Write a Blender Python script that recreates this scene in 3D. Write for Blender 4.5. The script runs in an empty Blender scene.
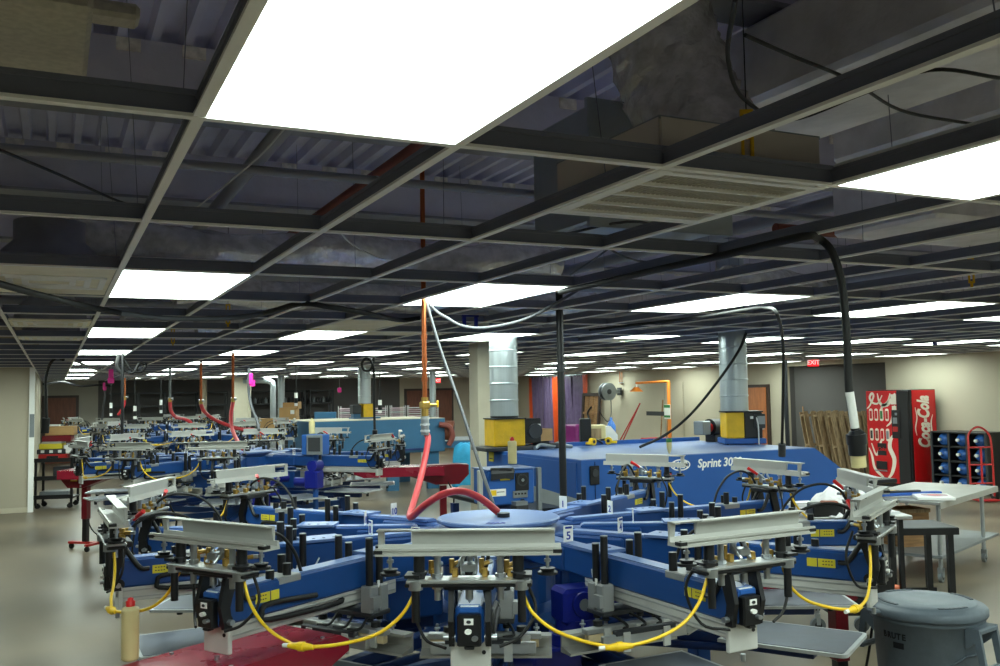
import bpy, math, random
from mathutils import Vector, Matrix
random.seed(7)
PI = math.pi
SC = bpy.context.scene
COL = SC.collection

# ------------------------------------------------------------------ camera
F_PX, YAW, PIT, ROL = 934.0, .4459, .064, -.0168
CZ = 2.0
c_, s_ = math.cos(YAW), math.sin(YAW)
cp, sp = math.cos(PIT), math.sin(PIT)
cr, sr = math.cos(ROL), math.sin(ROL)
XR = Vector((c_, -s_, 0)); F0 = Vector((s_, c_, 0)); ZZ = Vector((0, 0, 1))
FW = F0 * cp + ZZ * sp
UP = ZZ * cp - F0 * sp
right = XR * cr + UP * sr
up = UP * cr - XR * sr
OC = Vector((0, 0, CZ))
cam = bpy.data.objects.new('camera', bpy.data.cameras.new('camera'))
COL.objects.link(cam)
cam.matrix_world = Matrix(((right.x, up.x, -FW.x, 0), (right.y, up.y, -FW.y, 0), (right.z, up.z, -FW.z, CZ), (0, 0, 0, 1)))
cam.data.sensor_width = 36; cam.data.lens = F_PX / 1000 * 36
cam.data.clip_end = 200; cam.data.clip_start = .05
SC.camera = cam

def ray(px, py):
    a, b = (px - 500) / F_PX, (py - 333) / F_PX
    return FW + XR * (cr * a + sr * b) - UP * (-sr * a + cr * b)
def atd(px, py, d): return OC + ray(px, py) * d
def atz(px, py, z):
    r = ray(px, py); return OC + r * ((z - CZ) / r.z)

# ------------------------------------------------------------------ materials
MATS = {}
def mat(name, col, rough=.5, metal=0, var=0, scale=4, bump=0, bscale=None, emis=None, spec=None, col2=None, stretch=None, rvar=0):
    m = bpy.data.materials.new(name); m.use_nodes = True
    nt = m.node_tree; b = nt.nodes['Principled BSDF']
    lin = [((x / 255) / 12.92 if x / 255 <= .04045 else ((x / 255 + .055) / 1.055) ** 2.4) for x in col]
    b.inputs['Base Color'].default_value = (*lin, 1)
    b.inputs['Roughness'].default_value = rough
    b.inputs['Metallic'].default_value = metal
    if spec is not None: b.inputs['Specular IOR Level'].default_value = spec
    if emis:
        b.inputs['Emission Color'].default_value = (*lin, 1); b.inputs['Emission Strength'].default_value = emis
    tc = nt.nodes.new('ShaderNodeTexCoord')
    vec = tc.outputs['Object']
    if stretch:
        mp = nt.nodes.new('ShaderNodeMapping'); mp.inputs['Scale'].default_value = stretch
        nt.links.new(vec, mp.inputs['Vector']); vec = mp.outputs['Vector']
    if var or col2 or rvar:
        n = nt.nodes.new('ShaderNodeTexNoise'); n.inputs['Scale'].default_value = scale; n.inputs['Detail'].default_value = 6
        nt.links.new(vec, n.inputs['Vector'])
        r = nt.nodes.new('ShaderNodeValToRGB')
        c2 = [((x / 255 + .055) / 1.055) ** 2.4 for x in col2] if col2 else [min(1, v * (1 + var)) for v in lin]
        c1 = lin if col2 else [v * (1 - var) for v in lin]
        r.color_ramp.elements[0].position = .36; r.color_ramp.elements[1].position = .64
        r.color_ramp.elements[0].color = (*c1, 1); r.color_ramp.elements[1].color = (*c2, 1)
        nt.links.new(n.outputs['Fac'], r.inputs['Fac'])
        if var or col2: nt.links.new(r.outputs['Color'], b.inputs['Base Color'])
        if rvar:
            mr = nt.nodes.new('ShaderNodeMapRange'); mr.inputs['To Min'].default_value = max(.03, rough - rvar); mr.inputs['To Max'].default_value = rough + rvar
            mr.inputs['From Min'].default_value = .3; mr.inputs['From Max'].default_value = .7
            nt.links.new(n.outputs['Fac'], mr.inputs['Value']); nt.links.new(mr.outputs['Result'], b.inputs['Roughness'])
    if bump:
        n2 = nt.nodes.new('ShaderNodeTexNoise'); n2.inputs['Scale'].default_value = bscale or scale * 6; n2.inputs['Detail'].default_value = 4
        nt.links.new(vec, n2.inputs['Vector'])
        bp = nt.nodes.new('ShaderNodeBump'); bp.inputs['Strength'].default_value = bump; bp.inputs['Distance'].default_value = .03
        nt.links.new(n2.outputs['Fac'], bp.inputs['Height']); nt.links.new(bp.outputs['Normal'], b.inputs['Normal'])
    MATS[name] = m
    return m

mat('concrete', (88, 80, 67), .34, var=0, col2=(124, 112, 94), scale=.55, rvar=.05, spec=.4)
mat('cream_wall', (180, 171, 151), .8, var=.03, scale=.8)
mat('pale_wall', (168, 164, 152), .8, var=.03, scale=.8)
mat('dark_wall', (92, 89, 88), .8, var=.05, scale=1)
mat('column_paint', (196, 188, 166), .75, var=.03)
mat('grid_white', (250, 250, 246), .5)
mat('grid_web', (116, 120, 136), .55)
mat('deck', (208, 208, 230), .7, var=.12, scale=1.5)
mat('beam_dark', (214, 212, 226), .9, var=.1, scale=2, bump=.2, bscale=25)
mat('lit_flute_end', (236, 230, 222), .8, var=.2, scale=20)
mat('panel_glow', (232, 250, 240), .5, emis=12)
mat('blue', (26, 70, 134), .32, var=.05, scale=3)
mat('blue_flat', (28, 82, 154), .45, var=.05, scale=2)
mat('blue_lit_top', (94, 120, 172), .38, var=.05, scale=2)  # the same blue, paler: gloss on upper faces put into the colour
mat('navy', (16, 44, 96), .4, var=.1)
mat('teal', (42, 90, 124), .5, var=.08, scale=1.5)
mat('motor_blue', (16, 28, 124), .3)
mat('holder', (174, 174, 169), .42, .15, var=.03, scale=6)
mat('alu', (186, 188, 188), .38, .75, var=.06, scale=10)
mat('alu_plate', (206, 206, 202), .5, .35, var=.05, scale=8)
mat('zinc', (190, 196, 202), .28, .9)
mat('black', (16, 17, 20), .42)
mat('rubber', (14, 14, 15), .6)
mat('dark_grey', (44, 46, 50), .5, var=.1)
mat('grey_block', (150, 152, 152), .45, .3)
mat('brass', (196, 160, 84), .35, .8)
mat('copper', (186, 104, 62), .32, .85, var=.1, scale=20)
mat('red_plastic', (206, 24, 22), .3)
mat('red_hose', (196, 52, 58), .38)
mat('maroon', (146, 30, 50), .24, var=.07, scale=2.5, rvar=.08)
mat('maroon_face', (112, 14, 28), .35, var=.05)
mat('yellow', (232, 190, 20), .42)
mat('yellow_paint', (222, 176, 16), .45, var=.08, scale=8, bump=.1, bscale=40)
mat('yellow_label', (214, 198, 50), .5)
mat('white', (232, 232, 228), .5)
mat('white_gloss', (238, 238, 236), .3)
mat('ink_blue', (24, 50, 150), .5)
mat('pallet_top', (72, 78, 92), .42, .4, col2=(104, 110, 122), scale=9, rvar=.1)
mat('pallet_edge', (186, 190, 192), .4, .6, var=.08, scale=12)
mat('wood_bar', (206, 186, 146), .6, var=.1, scale=12)
mat('wood', (150, 112, 72), .7, var=.25, scale=5, stretch=(1, 1, 8))
mat('wood_old', (156, 132, 100), .8, var=.3, scale=6, stretch=(6, 6, 1))
mat('door_wood', (112, 62, 40), .5, var=.18, scale=4, stretch=(6, 6, 1))
mat('door_orange', (176, 106, 60), .5, var=.12, scale=4, stretch=(6, 6, 1))
mat('door_frame', (58, 42, 34), .5)
mat('galv', (176, 184, 188), .34, .75, var=.04, scale=5, rvar=.03)
mat('foil', (244, 242, 240), .24, .45, var=.2, scale=14, bump=1, bscale=9)
mat('foil_flat', (228, 226, 232), .35, .2, var=.15, scale=4, bump=.5, bscale=9)
mat('duct_dark', (160, 162, 170), .45, .4, var=.15, scale=3, bump=.15)
mat('plenum_pipe', (150, 152, 160), .5, .3)
mat('plenum_box', (196, 188, 180), .7)
mat('rust_pipe', (120, 60, 50), .6)
mat('tile_cream', (246, 240, 220), .8, var=.05)
mat('grille', (186, 180, 164), .6, var=.1, scale=60)
mat('bin_grey', (94, 105, 115), .5, var=.06, scale=20, bump=.05)
mat('bin_dark', (56, 66, 76), .55)
mat('ink_black', (14, 16, 22), .6)
mat('cardboard', (184, 146, 96), .8, var=.08)
mat('cardboard_dark', (150, 112, 70), .8, var=.08)
mat('coke_red', (198, 16, 22), .3)
mat('coke_dark', (26, 24, 26), .35)
mat('cream_ink', (232, 222, 206), .5)
mat('jug', (60, 110, 190), .15, spec=.6)
mat('bottle_cream', (206, 192, 140), .4, var=.05)
mat('orange', (236, 84, 20), .5)
mat('shower_orange', (236, 136, 50), .4)
mat('purple', (112, 96, 130), .35, var=.12, scale=6)
mat('magenta', (126, 40, 110), .35, var=.1)
mat('curtain_orange', (226, 84, 34), .35, var=.08)
mat('turquoise', (36, 142, 184), .7, var=.12, scale=6, bump=.6, bscale=8)
mat('cloth_white', (206, 204, 206), .7, var=.06, scale=7, bump=.6, bscale=9)
mat('table_top', (178, 178, 176), .3, .5, var=.08, scale=5)
mat('steel_grey', (138, 144, 148), .4, .6, var=.06)
mat('exit_red', (226, 30, 40), .5, emis=1.2)
mat('exit_white', (236, 226, 222), .5, emis=.6)
mat('pink', (232, 30, 150), .5)
mat('green', (40, 120, 60), .5)
mat('cord_grey', (80, 82, 86), .5, .1)
mat('cord_white', (196, 198, 198), .45)
mat('hot_orange', (232, 104, 30), .5)
mat('toolbox_red', (176, 34, 32), .4)
mat('screen_mesh', (196, 170, 180), .6)
mat('brick_brown', (122, 66, 46), .7, var=.3, scale=8)
mat('blue_cloth', (40, 90, 180), .6)

# ------------------------------------------------------------------ mesh builder
class MB:
    def __init__(s):
        s.v, s.f, s.m, s.sm, s.slots = [], [], [], [], []
        s.T = Matrix.Identity(4)
    def slot(s, name):
        if name not in s.slots: s.slots.append(name)
        return s.slots.index(name)
    def add(s, vs, fs, m, smooth=False, T=None):
        o = len(s.v); k = s.slot(m); M = s.T if T is None else s.T @ T
        s.v += [tuple(M @ Vector(p)) for p in vs]
        for f in fs: s.f.append(tuple(i + o for i in f)); s.m.append(k); s.sm.append(smooth)
    def box(s, c, size, m, ch=0, T=None):
        hx, hy, hz = [a / 2 for a in size]; cx, cy, cz = c
        ch = min(ch, hx * .8, hy * .8, hz * .8)
        if ch <= 0:
            vs = [(cx + sx * hx, cy + sy * hy, cz + sz * hz) for sx in (-1, 1) for sy in (-1, 1) for sz in (-1, 1)]
            fs = [(0, 1, 3, 2), (4, 6, 7, 5), (0, 4, 5, 1), (2, 3, 7, 6), (0, 2, 6, 4), (1, 5, 7, 3)]
            s.add(vs, fs, m, T=T); return
        vs, idx = [], {}
        for sx in (-1, 1):
            for sy in (-1, 1):
                for sz in (-1, 1):
                    for a in range(3):
                        d = [hx - ch, hy - ch, hz - ch]; d[a] = (hx, hy, hz)[a]
                        idx[(sx, sy, sz, a)] = len(vs); vs.append((cx + sx * d[0], cy + sy * d[1], cz + sz * d[2]))
        fs = []
        for a in range(3):
            b, e = (a + 1) % 3, (a + 2) % 3
            for sg in (-1, 1):
                q = []
                for (p, r) in ((-1, -1), (1, -1), (1, 1), (-1, 1)):
                    t = [0, 0, 0]; t[a] = sg; t[b] = p; t[e] = r; q.append(idx[(*t, a)])
                fs.append(tuple(q if sg > 0 else q[::-1]))
            for p in (-1, 1):
                for r in (-1, 1):
                    t0 = [0, 0, 0]; t1 = [0, 0, 0]; t0[a] = -1; t1[a] = 1; t0[b] = t1[b] = p; t0[e] = t1[e] = r
                    fs.append((idx[(*t0, b)], idx[(*t1, b)], idx[(*t1, e)], idx[(*t0, e)]))
        for sx in (-1, 1):
            for sy in (-1, 1):
                for sz in (-1, 1): fs.append(tuple(idx[(sx, sy, sz, a)] for a in range(3)))
        s.add(vs, fs, m, T=T)
    def cyl(s, p0, p1, r, m, r2=None, n=12, smooth=True):
        p0, p1 = Vector(p0), Vector(p1); r2 = r if r2 is None else r2
        d = (p1 - p0).normalized(); a = d.orthogonal().normalized(); b = d.cross(a)
        vs = []
        for p, q in ((p0, r), (p1, r2)):
            for i in range(n):
                t = 2 * PI * i / n; vs.append(p + a * math.cos(t) * q + b * math.sin(t) * q)
        s.add(vs, [(i, (i + 1) % n, n + (i + 1) % n, n + i) for i in range(n)], m, smooth)
        s.add(vs, [tuple(range(n))[::-1], tuple(range(n, 2 * n))], m)
    def tube(s, pts, r, m, n=8, sub=5, smooth_path=True):
        P = [Vector(p) for p in pts]
        if smooth_path and len(P) > 2:
            Q = []
            for i in range(len(P) - 1):
                a = P[i - 1] if i else P[0] * 2 - P[1]; b, c = P[i], P[i + 1]
                d = P[i + 2] if i + 2 < len(P) else P[-1] * 2 - P[-2]
                for k in range(sub):
                    t = k / sub
                    Q.append(.5 * ((2 * b) + (c - a) * t + (2 * a - 5 * b + 4 * c - d) * t * t + (3 * b - a - 3 * c + d) * t ** 3))
            Q.append(P[-1]); P = Q
        vs, up_ = [], None
        for i, p in enumerate(P):
            d = (P[min(i + 1, len(P) - 1)] - P[max(i - 1, 0)]).normalized()
            if up_ is None: up_ = d.orthogonal().normalized()
            up_ = (up_ - d * up_.dot(d))
            up_ = up_.normalized() if up_.length > 1e-6 else d.orthogonal().normalized()
            w = d.cross(up_)
            rr = r(i / (len(P) - 1)) if callable(r) else r
            for k in range(n):
                t = 2 * PI * k / n; vs.append(p + up_ * math.cos(t) * rr + w * math.sin(t) * rr)
        fs = []
        for i in range(len(P) - 1):
            for k in range(n): fs.append((i * n + k, i * n + (k + 1) % n, (i + 1) * n + (k + 1) % n, (i + 1) * n + k))
        s.add(vs, fs, m, True)
        s.add(vs, [tuple(range(n))[::-1], tuple(range(len(vs) - n, len(vs)))], m)
    def lathe(s, prof, m, c=(0, 0, 0), n=24, smooth=True, sx=1, sy=1):
        vs = []
        for r, z in prof:
            for i in range(n):
                t = 2 * PI * i / n; vs.append((c[0] + r * sx * math.cos(t), c[1] + r * sy * math.sin(t), c[2] + z))
        fs = []
        for j in range(len(prof) - 1):
            for i in range(n): fs.append((j * n + i, j * n + (i + 1) % n, (j + 1) * n + (i + 1) % n, (j + 1) * n + i))
        s.add(vs, fs, m, smooth)
        s.add(vs, [tuple(range(n))[::-1], tuple(range(len(vs) - n, len(vs)))], m)
    def prism(s, poly, depth, T, m, T2=None):
        # poly in local xy, extruded along local z from 0 to depth, placed by T
        n = len(poly)
        vs = [(x, y, 0) for x, y in poly] + [(x, y, depth) for x, y in poly]
        fs = [tuple(range(n))[::-1], tuple(range(n, 2 * n))] + [(i, (i + 1) % n, n + (i + 1) % n, n + i) for i in range(n)]
        s.add(vs, fs, m, T=T)
    def mesh(s, me, T, m):
        s.add([v.co[:] for v in me.vertices], [tuple(p.vertices) for p in me.polygons], m, T=T)
    def data(s, name):
        me = bpy.data.meshes.new(name); me.from_pydata(s.v, [], s.f)
        for k in s.slots: me.materials.append(MATS[k])
        me.polygons.foreach_set('material_index', s.m); me.polygons.foreach_set('use_smooth', s.sm)
        me.validate(); me.update()
        return me
    def build(s, name, parent=None, loc=None, rz=None):
        o = bpy.data.objects.new(name, s.data(name)); COL.objects.link(o)
        if parent: o.parent = parent
        if loc is not None: o.location = loc
        if rz is not None: o.rotation_euler.z = rz
        return o

def frame(o, x, y, z=None):      # matrix with origin o, axes x, y
    x, y = Vector(x).normalized(), Vector(y).normalized(); z = x.cross(y)
    o = Vector(o)
    return Matrix(((x.x, y.x, z.x, o.x), (x.y, y.y, z.y, o.y), (x.z, y.z, z.z, o.z), (0, 0, 0, 1)))
def link(me, name, parent=None, loc=None, rz=None):
    o = bpy.data.objects.new(name, me); COL.objects.link(o)
    if parent: o.parent = parent
    if loc is not None: o.location = loc
    if rz is not None: o.rotation_euler.z = rz
    return o
def tag(o, label, cat, group=None):
    o['label'] = label; o['category'] = cat
    if group: o['group'] = group
    return o
def thing(name, label, cat, loc=(0, 0, 0), rz=0, group=None):
    o = bpy.data.objects.new(name, None); COL.objects.link(o); o.location = loc; o.rotation_euler.z = rz
    return tag(o, label, cat, group)
def struct(o): o['kind'] = 'structure'; return o
_tc = {}
def text_me(s, shear=0, bold=0):
    k = (s, shear, bold)
    if k in _tc: return _tc[k]
    cu = bpy.data.curves.new('t', 'FONT'); cu.body = s; cu.size = 1; cu.shear = shear; cu.align_x = 'CENTER'; cu.align_y = 'CENTER'
    cu.extrude = .01; cu.offset = bold; cu.resolution_u = 3
    o = bpy.data.objects.new('t', cu); COL.objects.link(o)
    bpy.context.view_layer.update()
    me = bpy.data.meshes.new_from_object(o.evaluated_get(bpy.context.evaluated_depsgraph_get()))
    bpy.data.objects.remove(o); _tc[k] = me
    return me
def put_text(b, s, o, x, y, size, m, shear=0, bold=0, sy=1):
    T = frame(o, x, y) @ Matrix.Diagonal((size, size * sy, size, 1))
    b.mesh(text_me(s, shear, bold), T, m)
ORD = ['nearest', 'second', 'third', 'fourth', 'fifth', 'sixth', 'seventh', 'eighth', 'ninth', 'tenth', 'eleventh', 'twelfth']

# ------------------------------------------------------------------ the room
ZC = 2.61
WX, WY, WXL, WYL = 16.0, 33.0, -.35, 19.0
b = MB(); b.box((5, 13, -.05), (24, 42, .1), 'concrete'); struct(b.build('floor'))
def wallbox(name, x0, x1, y0, y1, m, z1=3.95, z0=0):
    b = MB(); b.box(((x0 + x1) / 2, (y0 + y1) / 2, (z0 + z1) / 2), (x1 - x0, y1 - y0, z1 - z0), m); return struct(b.build(name))
wallbox('wall_back_left', WXL, 1.3, WY, WY + .2, 'pale_wall')
wallbox('wall_back_middle', 1.3, 11.6, WY, WY + .2, 'dark_wall')
wallbox('wall_back_right', 11.6, WX + .2, WY, WY + .2, 'cream_wall')
AY0, AY1 = 14.45, 17.55
wallbox('wall_right_far', WX, WX + .2, AY1, WY, 'cream_wall')
wallbox('wall_right_near', WX, WX + .2, -8, AY0, 'cream_wall')
wallbox('wall_right_header', WX, WX + .2, AY0, AY1, 'cream_wall', z0=2.52)
# shallow dark alcove in the right wall
wallbox('wall_alcove_back', WX + .35, WX + .45, AY0 - .05, AY1 + .05, 'dark_wall', 2.6)
wallbox('wall_alcove_side', WX + .2, WX + .35, AY1, AY1 + .1, 'dark_wall', 2.6)
wallbox('wall_alcove_end', WX + .2, WX + .35, AY0 - .1, AY0, 'dark_wall', 2.6)
wallbox('ceiling_alcove', WX + .2, WX + .35, AY0, AY1, 'dark_wall', 2.62, 2.55)
wallbox('wall_left_front', -7, WXL, WYL, WYL + .2, 'cream_wall')
wallbox('wall_left_far', WXL - .2, WXL, WYL + .2, WY, 'cream_wall')
wallbox('wall_left_near', -7.2, -7, -8, WYL, 'cream_wall')
wallbox('wall_behind', -7, WX, -8.2, -8, 'cream_wall')
wallbox('baseboard_left', -7, WXL, WYL - .015, WYL, 'column_paint', .09)
wallbox('baseboard_right', WX - .015, WX, -8, AY0, 'column_paint', .09)
wallbox('trim_1', WXL - .05, WXL + .04, WYL - .05, WYL + .06, 'grid_white', 2.6)    # corner trim of the left wall
# deck above the ceiling grid, ribs running along y
b = MB(); nx = int(24 / .15)
vs, fs = [], []
for i in range(nx + 1):
    x = -7.5 + i * .15
    for dx, z in ((0, 3.78), (.085, 3.78), (.1, 3.72), (.14, 3.72)):
        vs += [(x + dx, -8, z), (x + dx, WY, z)]
n = len(vs) // 2
b.add(vs, [(2 * i, 2 * i + 1, 2 * i + 3, 2 * i + 2) for i in range(n - 1)], 'deck')
b.box((4.5, 12.5, 3.9), (24, 41, .1), 'deck')
struct(b.build('ceiling'))
# steel beams under the deck
for k in range(-3, 14):
    y = 4.75 + 2.12 * k
    b = MB(); b.box((4.5, y, 3.55), (23, .14, .34), 'beam_dark'); b.box((4.5, y, 3.385), (23, .2, .02), 'duct_dark')
    if -1 < k < 5:
        for i in range(60):
            x = -3 + i * .3 + (.05 if k % 2 else 0)
            if random.random() < .75: b.box((x, y - .075, 3.685), (.11, .02, .06), 'lit_flute_end')  # pale blocks paint light on the deck flute ends
    if y < WY - .2: struct(b.build('beam_%d' % (k + 4)))
# grid of tees
GX0, GY0, GW, GD = .4536 * .61, 3.4077 * .61, 1.0026 * .61, 2.1321 * .61
bf, bw = MB(), MB()
ncol = int((WX - GX0) / GW)
def gx(i): return GX0 + GW * i
def gy(j): return GY0 + GD * j
for i in range(-9, ncol + 1):
    x = gx(i); y0 = -6; y1 = WY if x > WXL else WYL
    bf.box((x, (y0 + y1) / 2, ZC), (.026, y1 - y0, .008), 'grid_white')
    bw.box((x, (y0 + y1) / 2, ZC + .022), (.006, y1 - y0, .04), 'grid_web')
    bw.box((x, (y0 + y1) / 2, ZC + .043), (.014, y1 - y0, .012), 'grid_web')
for j in range(-6, 24):
    y = gy(j); x0 = WXL if y > WYL else -5.3; x1 = WX
    bf.box(((x0 + x1) / 2, y, ZC - .001), (x1 - x0, .026, .008), 'grid_white')
    bw.box(((x0 + x1) / 2, y, ZC + .025), (x1 - x0, .006, .05), 'grid_web')
    bw.box(((x0 + x1) / 2, y, ZC + .05), (x1 - x0, .02, .012), 'grid_web')
struct(bf.build('trim_2')); struct(bw.build('trim_3'))
# hanger wires
b = MB()
for i in range(-2, ncol, 2):
    for j in range(-1, 12, 1):
        x, y = gx(i), gy(j) + .3
        b.cyl((x, y, ZC + .05), (x + random.uniform(-.08, .08), y + random.uniform(-.1, .1), 3.7), .0016, 'grid_web', n=4)
struct(b.build('trim_4'))

# light panels
bfm, bdm = MB(), MB()
w, d = GW - .014, GD - .014
bfm.box((0, -d / 2 - .003, .03), (w + .012, .012, .05), 'grid_white'); bfm.box((0, d / 2 + .003, .03), (w + .012, .012, .05), 'grid_white')
bfm.box((-w / 2 - .0, 0, .03), (.012, d, .05), 'grid_white'); bfm.box((w / 2 + .0, 0, .03), (.012, d, .05), 'grid_white')
bfm.box((0, 0, .057), (w, d, .01), 'grid_white')
bdm.box((0, 0, .010), (w - .004, d - .004, .008), 'panel_glow')
LF, LD = bfm.data('frame'), bdm.data('diffuser')
def ceiling_light(i, j, label):
    t = thing('ceiling_light', label, 'ceiling light', (gx(i) + GW / 2, gy(j) + GD / 2, ZC), group='white light panels in the ceiling grid')
    link(LF, 'housing', t); link(LD, 'diffuser', t)
for ci, i in enumerate(range(-3, ncol, 3)):
    for rj, j in enumerate(range(-4, 23, 3)):
        if i == -3 and j > 12: continue
        if i == -3 or j == -4:
            lab = 'white ceiling light panel behind the camera, outside the photo, %s from the left' % ('first' if ci == 0 else ORD[ci])
            if i == -3 and j > -4: lab = 'white ceiling light panel off to the left outside the photo, %s from the camera' % ORD[rj - 1]
        else: lab = 'white ceiling light panel, %s in its row, %s row from the left' % (ORD[rj - 1], 'first' if ci == 1 else ORD[ci - 1])
        if i + 1 > ncol: continue
        ceiling_light(i, j, lab)

# ------------------------------------------------------------------ the screen printing press
R0 = 1.92
def m_head():
    P = {}
    b = MB()   # beam
    b.box((1.185, 0, 1.233), (1.49, .095, .123), 'blue', .008)
    b.box((1.185, 0, 1.296), (1.46, .07, .006), 'blue_lit_top')
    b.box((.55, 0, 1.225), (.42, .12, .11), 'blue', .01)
    b.box((.98, .0, 1.304), (.2, .15, .012), 'blue_lit_top')
    for k in range(3): b.cyl((.92 + .05 * k, .03, 1.309), (.92 + .05 * k, .03, 1.312), .008, 'navy', n=8)
    for sgn in (-1, 1):
        b.tube([(1.0, sgn * .052, 1.22), (1.02, sgn * .06, 1.19)], .004, 'zinc')
    P['beam'] = b
    b = MB(); b.box((1.40, 0, 1.14), (.98, .07, .065), 'alu_plate', .004)
    for z in (1.125, 1.155):
        for sgn in (-1, 1): b.box((1.40, sgn * .035, z), (.96, .006, .006), 'alu')
    b.box((1.895, 0, 1.125), (.02, .135, .11), 'alu_plate', .004); b.cyl((1.9, .045, 1.14), (1.908, .045, 1.14), .007, 'black'); b.cyl((1.9, .0, 1.06), (1.9, .0, 1.035), .009, 'zinc')
    P['stroke_rail'] = b
    b = MB()   # black end box with switch
    b.box((2.035, 0, 1.225), (.075, .088, .165), 'black', .006)
    b.box((2.0, 0, 1.325), (.1, .08, .03), 'blue_flat', .005, T=Matrix.Translation((0, 0, 0)))
    b.box((2.0, 0, 1.342), (.08, .066, .006), 'white_gloss')
    b.box((2.075, 0, 1.275), (.004, .034, .032), 'white'); b.cyl((2.075, 0, 1.275), (2.079, 0, 1.275), .009, 'dark_grey', n=10)
    b.cyl((2.07, -.002, 1.225), (2.085, -.002, 1.225), .013, 'white'); b.cyl((2.07, .022, 1.19), (2.09, .022, 1.19), .012, 'zinc')
    b.box((2.055, .0, 1.135), (.03, .036, .018), 'rubber', .004)
    P['control_box'] = b; b.v = [(x - .115, y * .9, 1.17 + (z - 1.1425) * .62) for x, y, z in b.v]
    b = MB()   # black fork
    for sgn in (-1, 1):
        b.prism([(1.95, 1.385), (2.0, 1.385), (2.03, 1.24), (2.01, 1.14), (1.975, 1.14), (1.985, 1.23), (1.96, 1.32)], .022, frame((0, sgn * .072 + .012, 0), (1, 0, 0), (0, 0, 1)), 'black')
        b.cyl((1.99, sgn * .05, 1.17), (1.99, sgn * .105, 1.17), .012, 'zinc'); b.cyl((1.99, sgn * .06, 1.17), (1.99, sgn * .068, 1.17), .03, 'black')
        b.tube([(1.96, sgn * .06, 1.35), (1.9, sgn * .07, 1.25), (1.86, sgn * .07, 1.24)], .012, 'black')
    b.box((1.98, 0, 1.375), (.1, .2, .03), 'black', .006)
    b.cyl((2.0, 0, 1.37), (2.0, 0, 1.32), .016, 'zinc'); b.cyl((2.0, 0, 1.32), (2.0, 0, 1.305), .011, 'zinc', r2=.004)
    P['bracket'] = b; b.v = [(x - .085, y * .85, 1.372 + (z - 1.385) * .85) for x, y, z in b.v]
    b = MB()   # cross plate and posts
    b.box((1.925, 0, 1.382), (.085, .41, .012), 'alu', .003); b.box((1.925, 0, 1.370), (.075, .42, .012), 'black', .003)
    for sgn in (-1, 1):
        b.cyl((1.92, sgn * .105, 1.315), (1.92, sgn * .105, 1.47), .0115, 'zinc')
        for z in (1.352, 1.39, 1.457): b.cyl((1.92, sgn * .105, z), (1.92, sgn * .105, z + .012), .019, 'zinc', n=6, smooth=False)
        b.cyl((1.95, sgn * .175, 1.385), (1.95, sgn * .175, 1.355), .024, 'zinc'); b.cyl((1.95, sgn * .175, 1.357), (1.95, sgn * .175, 1.25), .014, 'black')
        b.box((1.93, sgn * .185, 1.40), (.08, .05, .01), 'black')
    P['cross_plate'] = b
    b = MB()   # clamp link and lever
    b.cyl((1.86, .0, 1.41), (1.86, .0, 1.46), .01, 'zinc'); b.box((1.90, 0, 1.42), (.06, .05, .025), 'zinc', .004)
    for q in (-.02, .02): b.tube([(1.93, q, 1.4), (1.9, q * 1.2, 1.44), (1.9, q * .5, 1.47)], .007, 'zinc')
    b.tube([(1.88, -.05, 1.41), (1.85, -.02, 1.45), (1.83, .015, 1.475)], .007, 'zinc')
    b.tube([(1.835, .0, 1.46), (1.82, .02, 1.478), (1.80, .05, 1.50)], lambda t: .008 + .003 * t, 'red_plastic')
    P['clamp_handle'] = b
    for k, (q, z) in enumerate(((-.13, 1.41), (.125, 1.41), (.04, 1.415), (-.06, 1.415))):
        b = MB()   # brass air fittings
        b.cyl((1.89, q, 1.398), (1.89, q, z + .03), .009, 'brass'); b.cyl((1.89, q, z + .01), (1.86, q + .02, z + .012), .008, 'brass'); b.box((1.9, q + .012, 1.402), (.03, .02, .028), 'brass', .003)
        b.cyl((1.86, q + .02, z + .012), (1.845, q + .03, z + .012), .008, 'zinc')
        P['air_fitting#%d' % k] = b
    b = MB()   # front frame holder, C channel opening outward
    L = .308
    def chan(y0, y1, prof): b.prism(prof, y1 - y0, frame((0, y0, 0), (0, 0, 1), (1, 0, 0)), 'holder')
    low = [(1.466, 1.885), (1.466, 1.962), (1.476, 1.962), (1.478, 1.955), (1.484, 1.962), (1.492, 1.962), (1.492, 1.953), (1.484, 1.947), (1.478, 1.90), (1.495, 1.897), (1.495, 1.889)]
    upr = [(1.495, 1.889), (1.495, 1.897), (1.54, 1.905), (1.542, 1.93), (1.547, 1.93), (1.547, 1.898), (1.545, 1.889)]
    low2 = low
    b.prism(low2, 2 * L, frame((0, -L, 0), (0, 0, 1), (1, 0, 0)) @ Matrix.Identity(4), 'holder') if False else None
    def ex(poly, y0, y1):   # poly of (z, x)
        n = len(poly); vs = [(x, y0, z) for z, x in poly] + [(x, y1, z) for z, x in poly]
        b.add(vs, [tuple(range(n))[::-1], tuple(range(n, 2 * n))] + [(i, (i + 1) % n, n + (i + 1) % n, n + i) for i in range(n)], 'holder')
    ex(low, -L, L)
    ex(upr, -L + .115, L - .02); ex(upr, -L, -L + .022)
    ex([(1.538, 1.889), (1.538, 1.905), (1.547, 1.93), (1.547, 1.889)], -L, -L + .12)
    b.box((1.948, -L + .01, 1.479), (.03, .03, .012), 'black'); b.box((1.948, L - .012, 1.479), (.03, .03, .012), 'black')
    P['frame_holder'] = b
    for nm, q in (('air_cylinder', -.165), ('air_cylinder', .165)):
        b = MB(); b.cyl((1.93, q, 1.385), (1.93, q, 1.466), .019, 'black', n=14); b.cyl((1.93, q, 1.405), (1.93, q, 1.41), .025, 'dark_grey', n=14)
        P[nm + ('' if q < 0 else '#2')] = b
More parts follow.
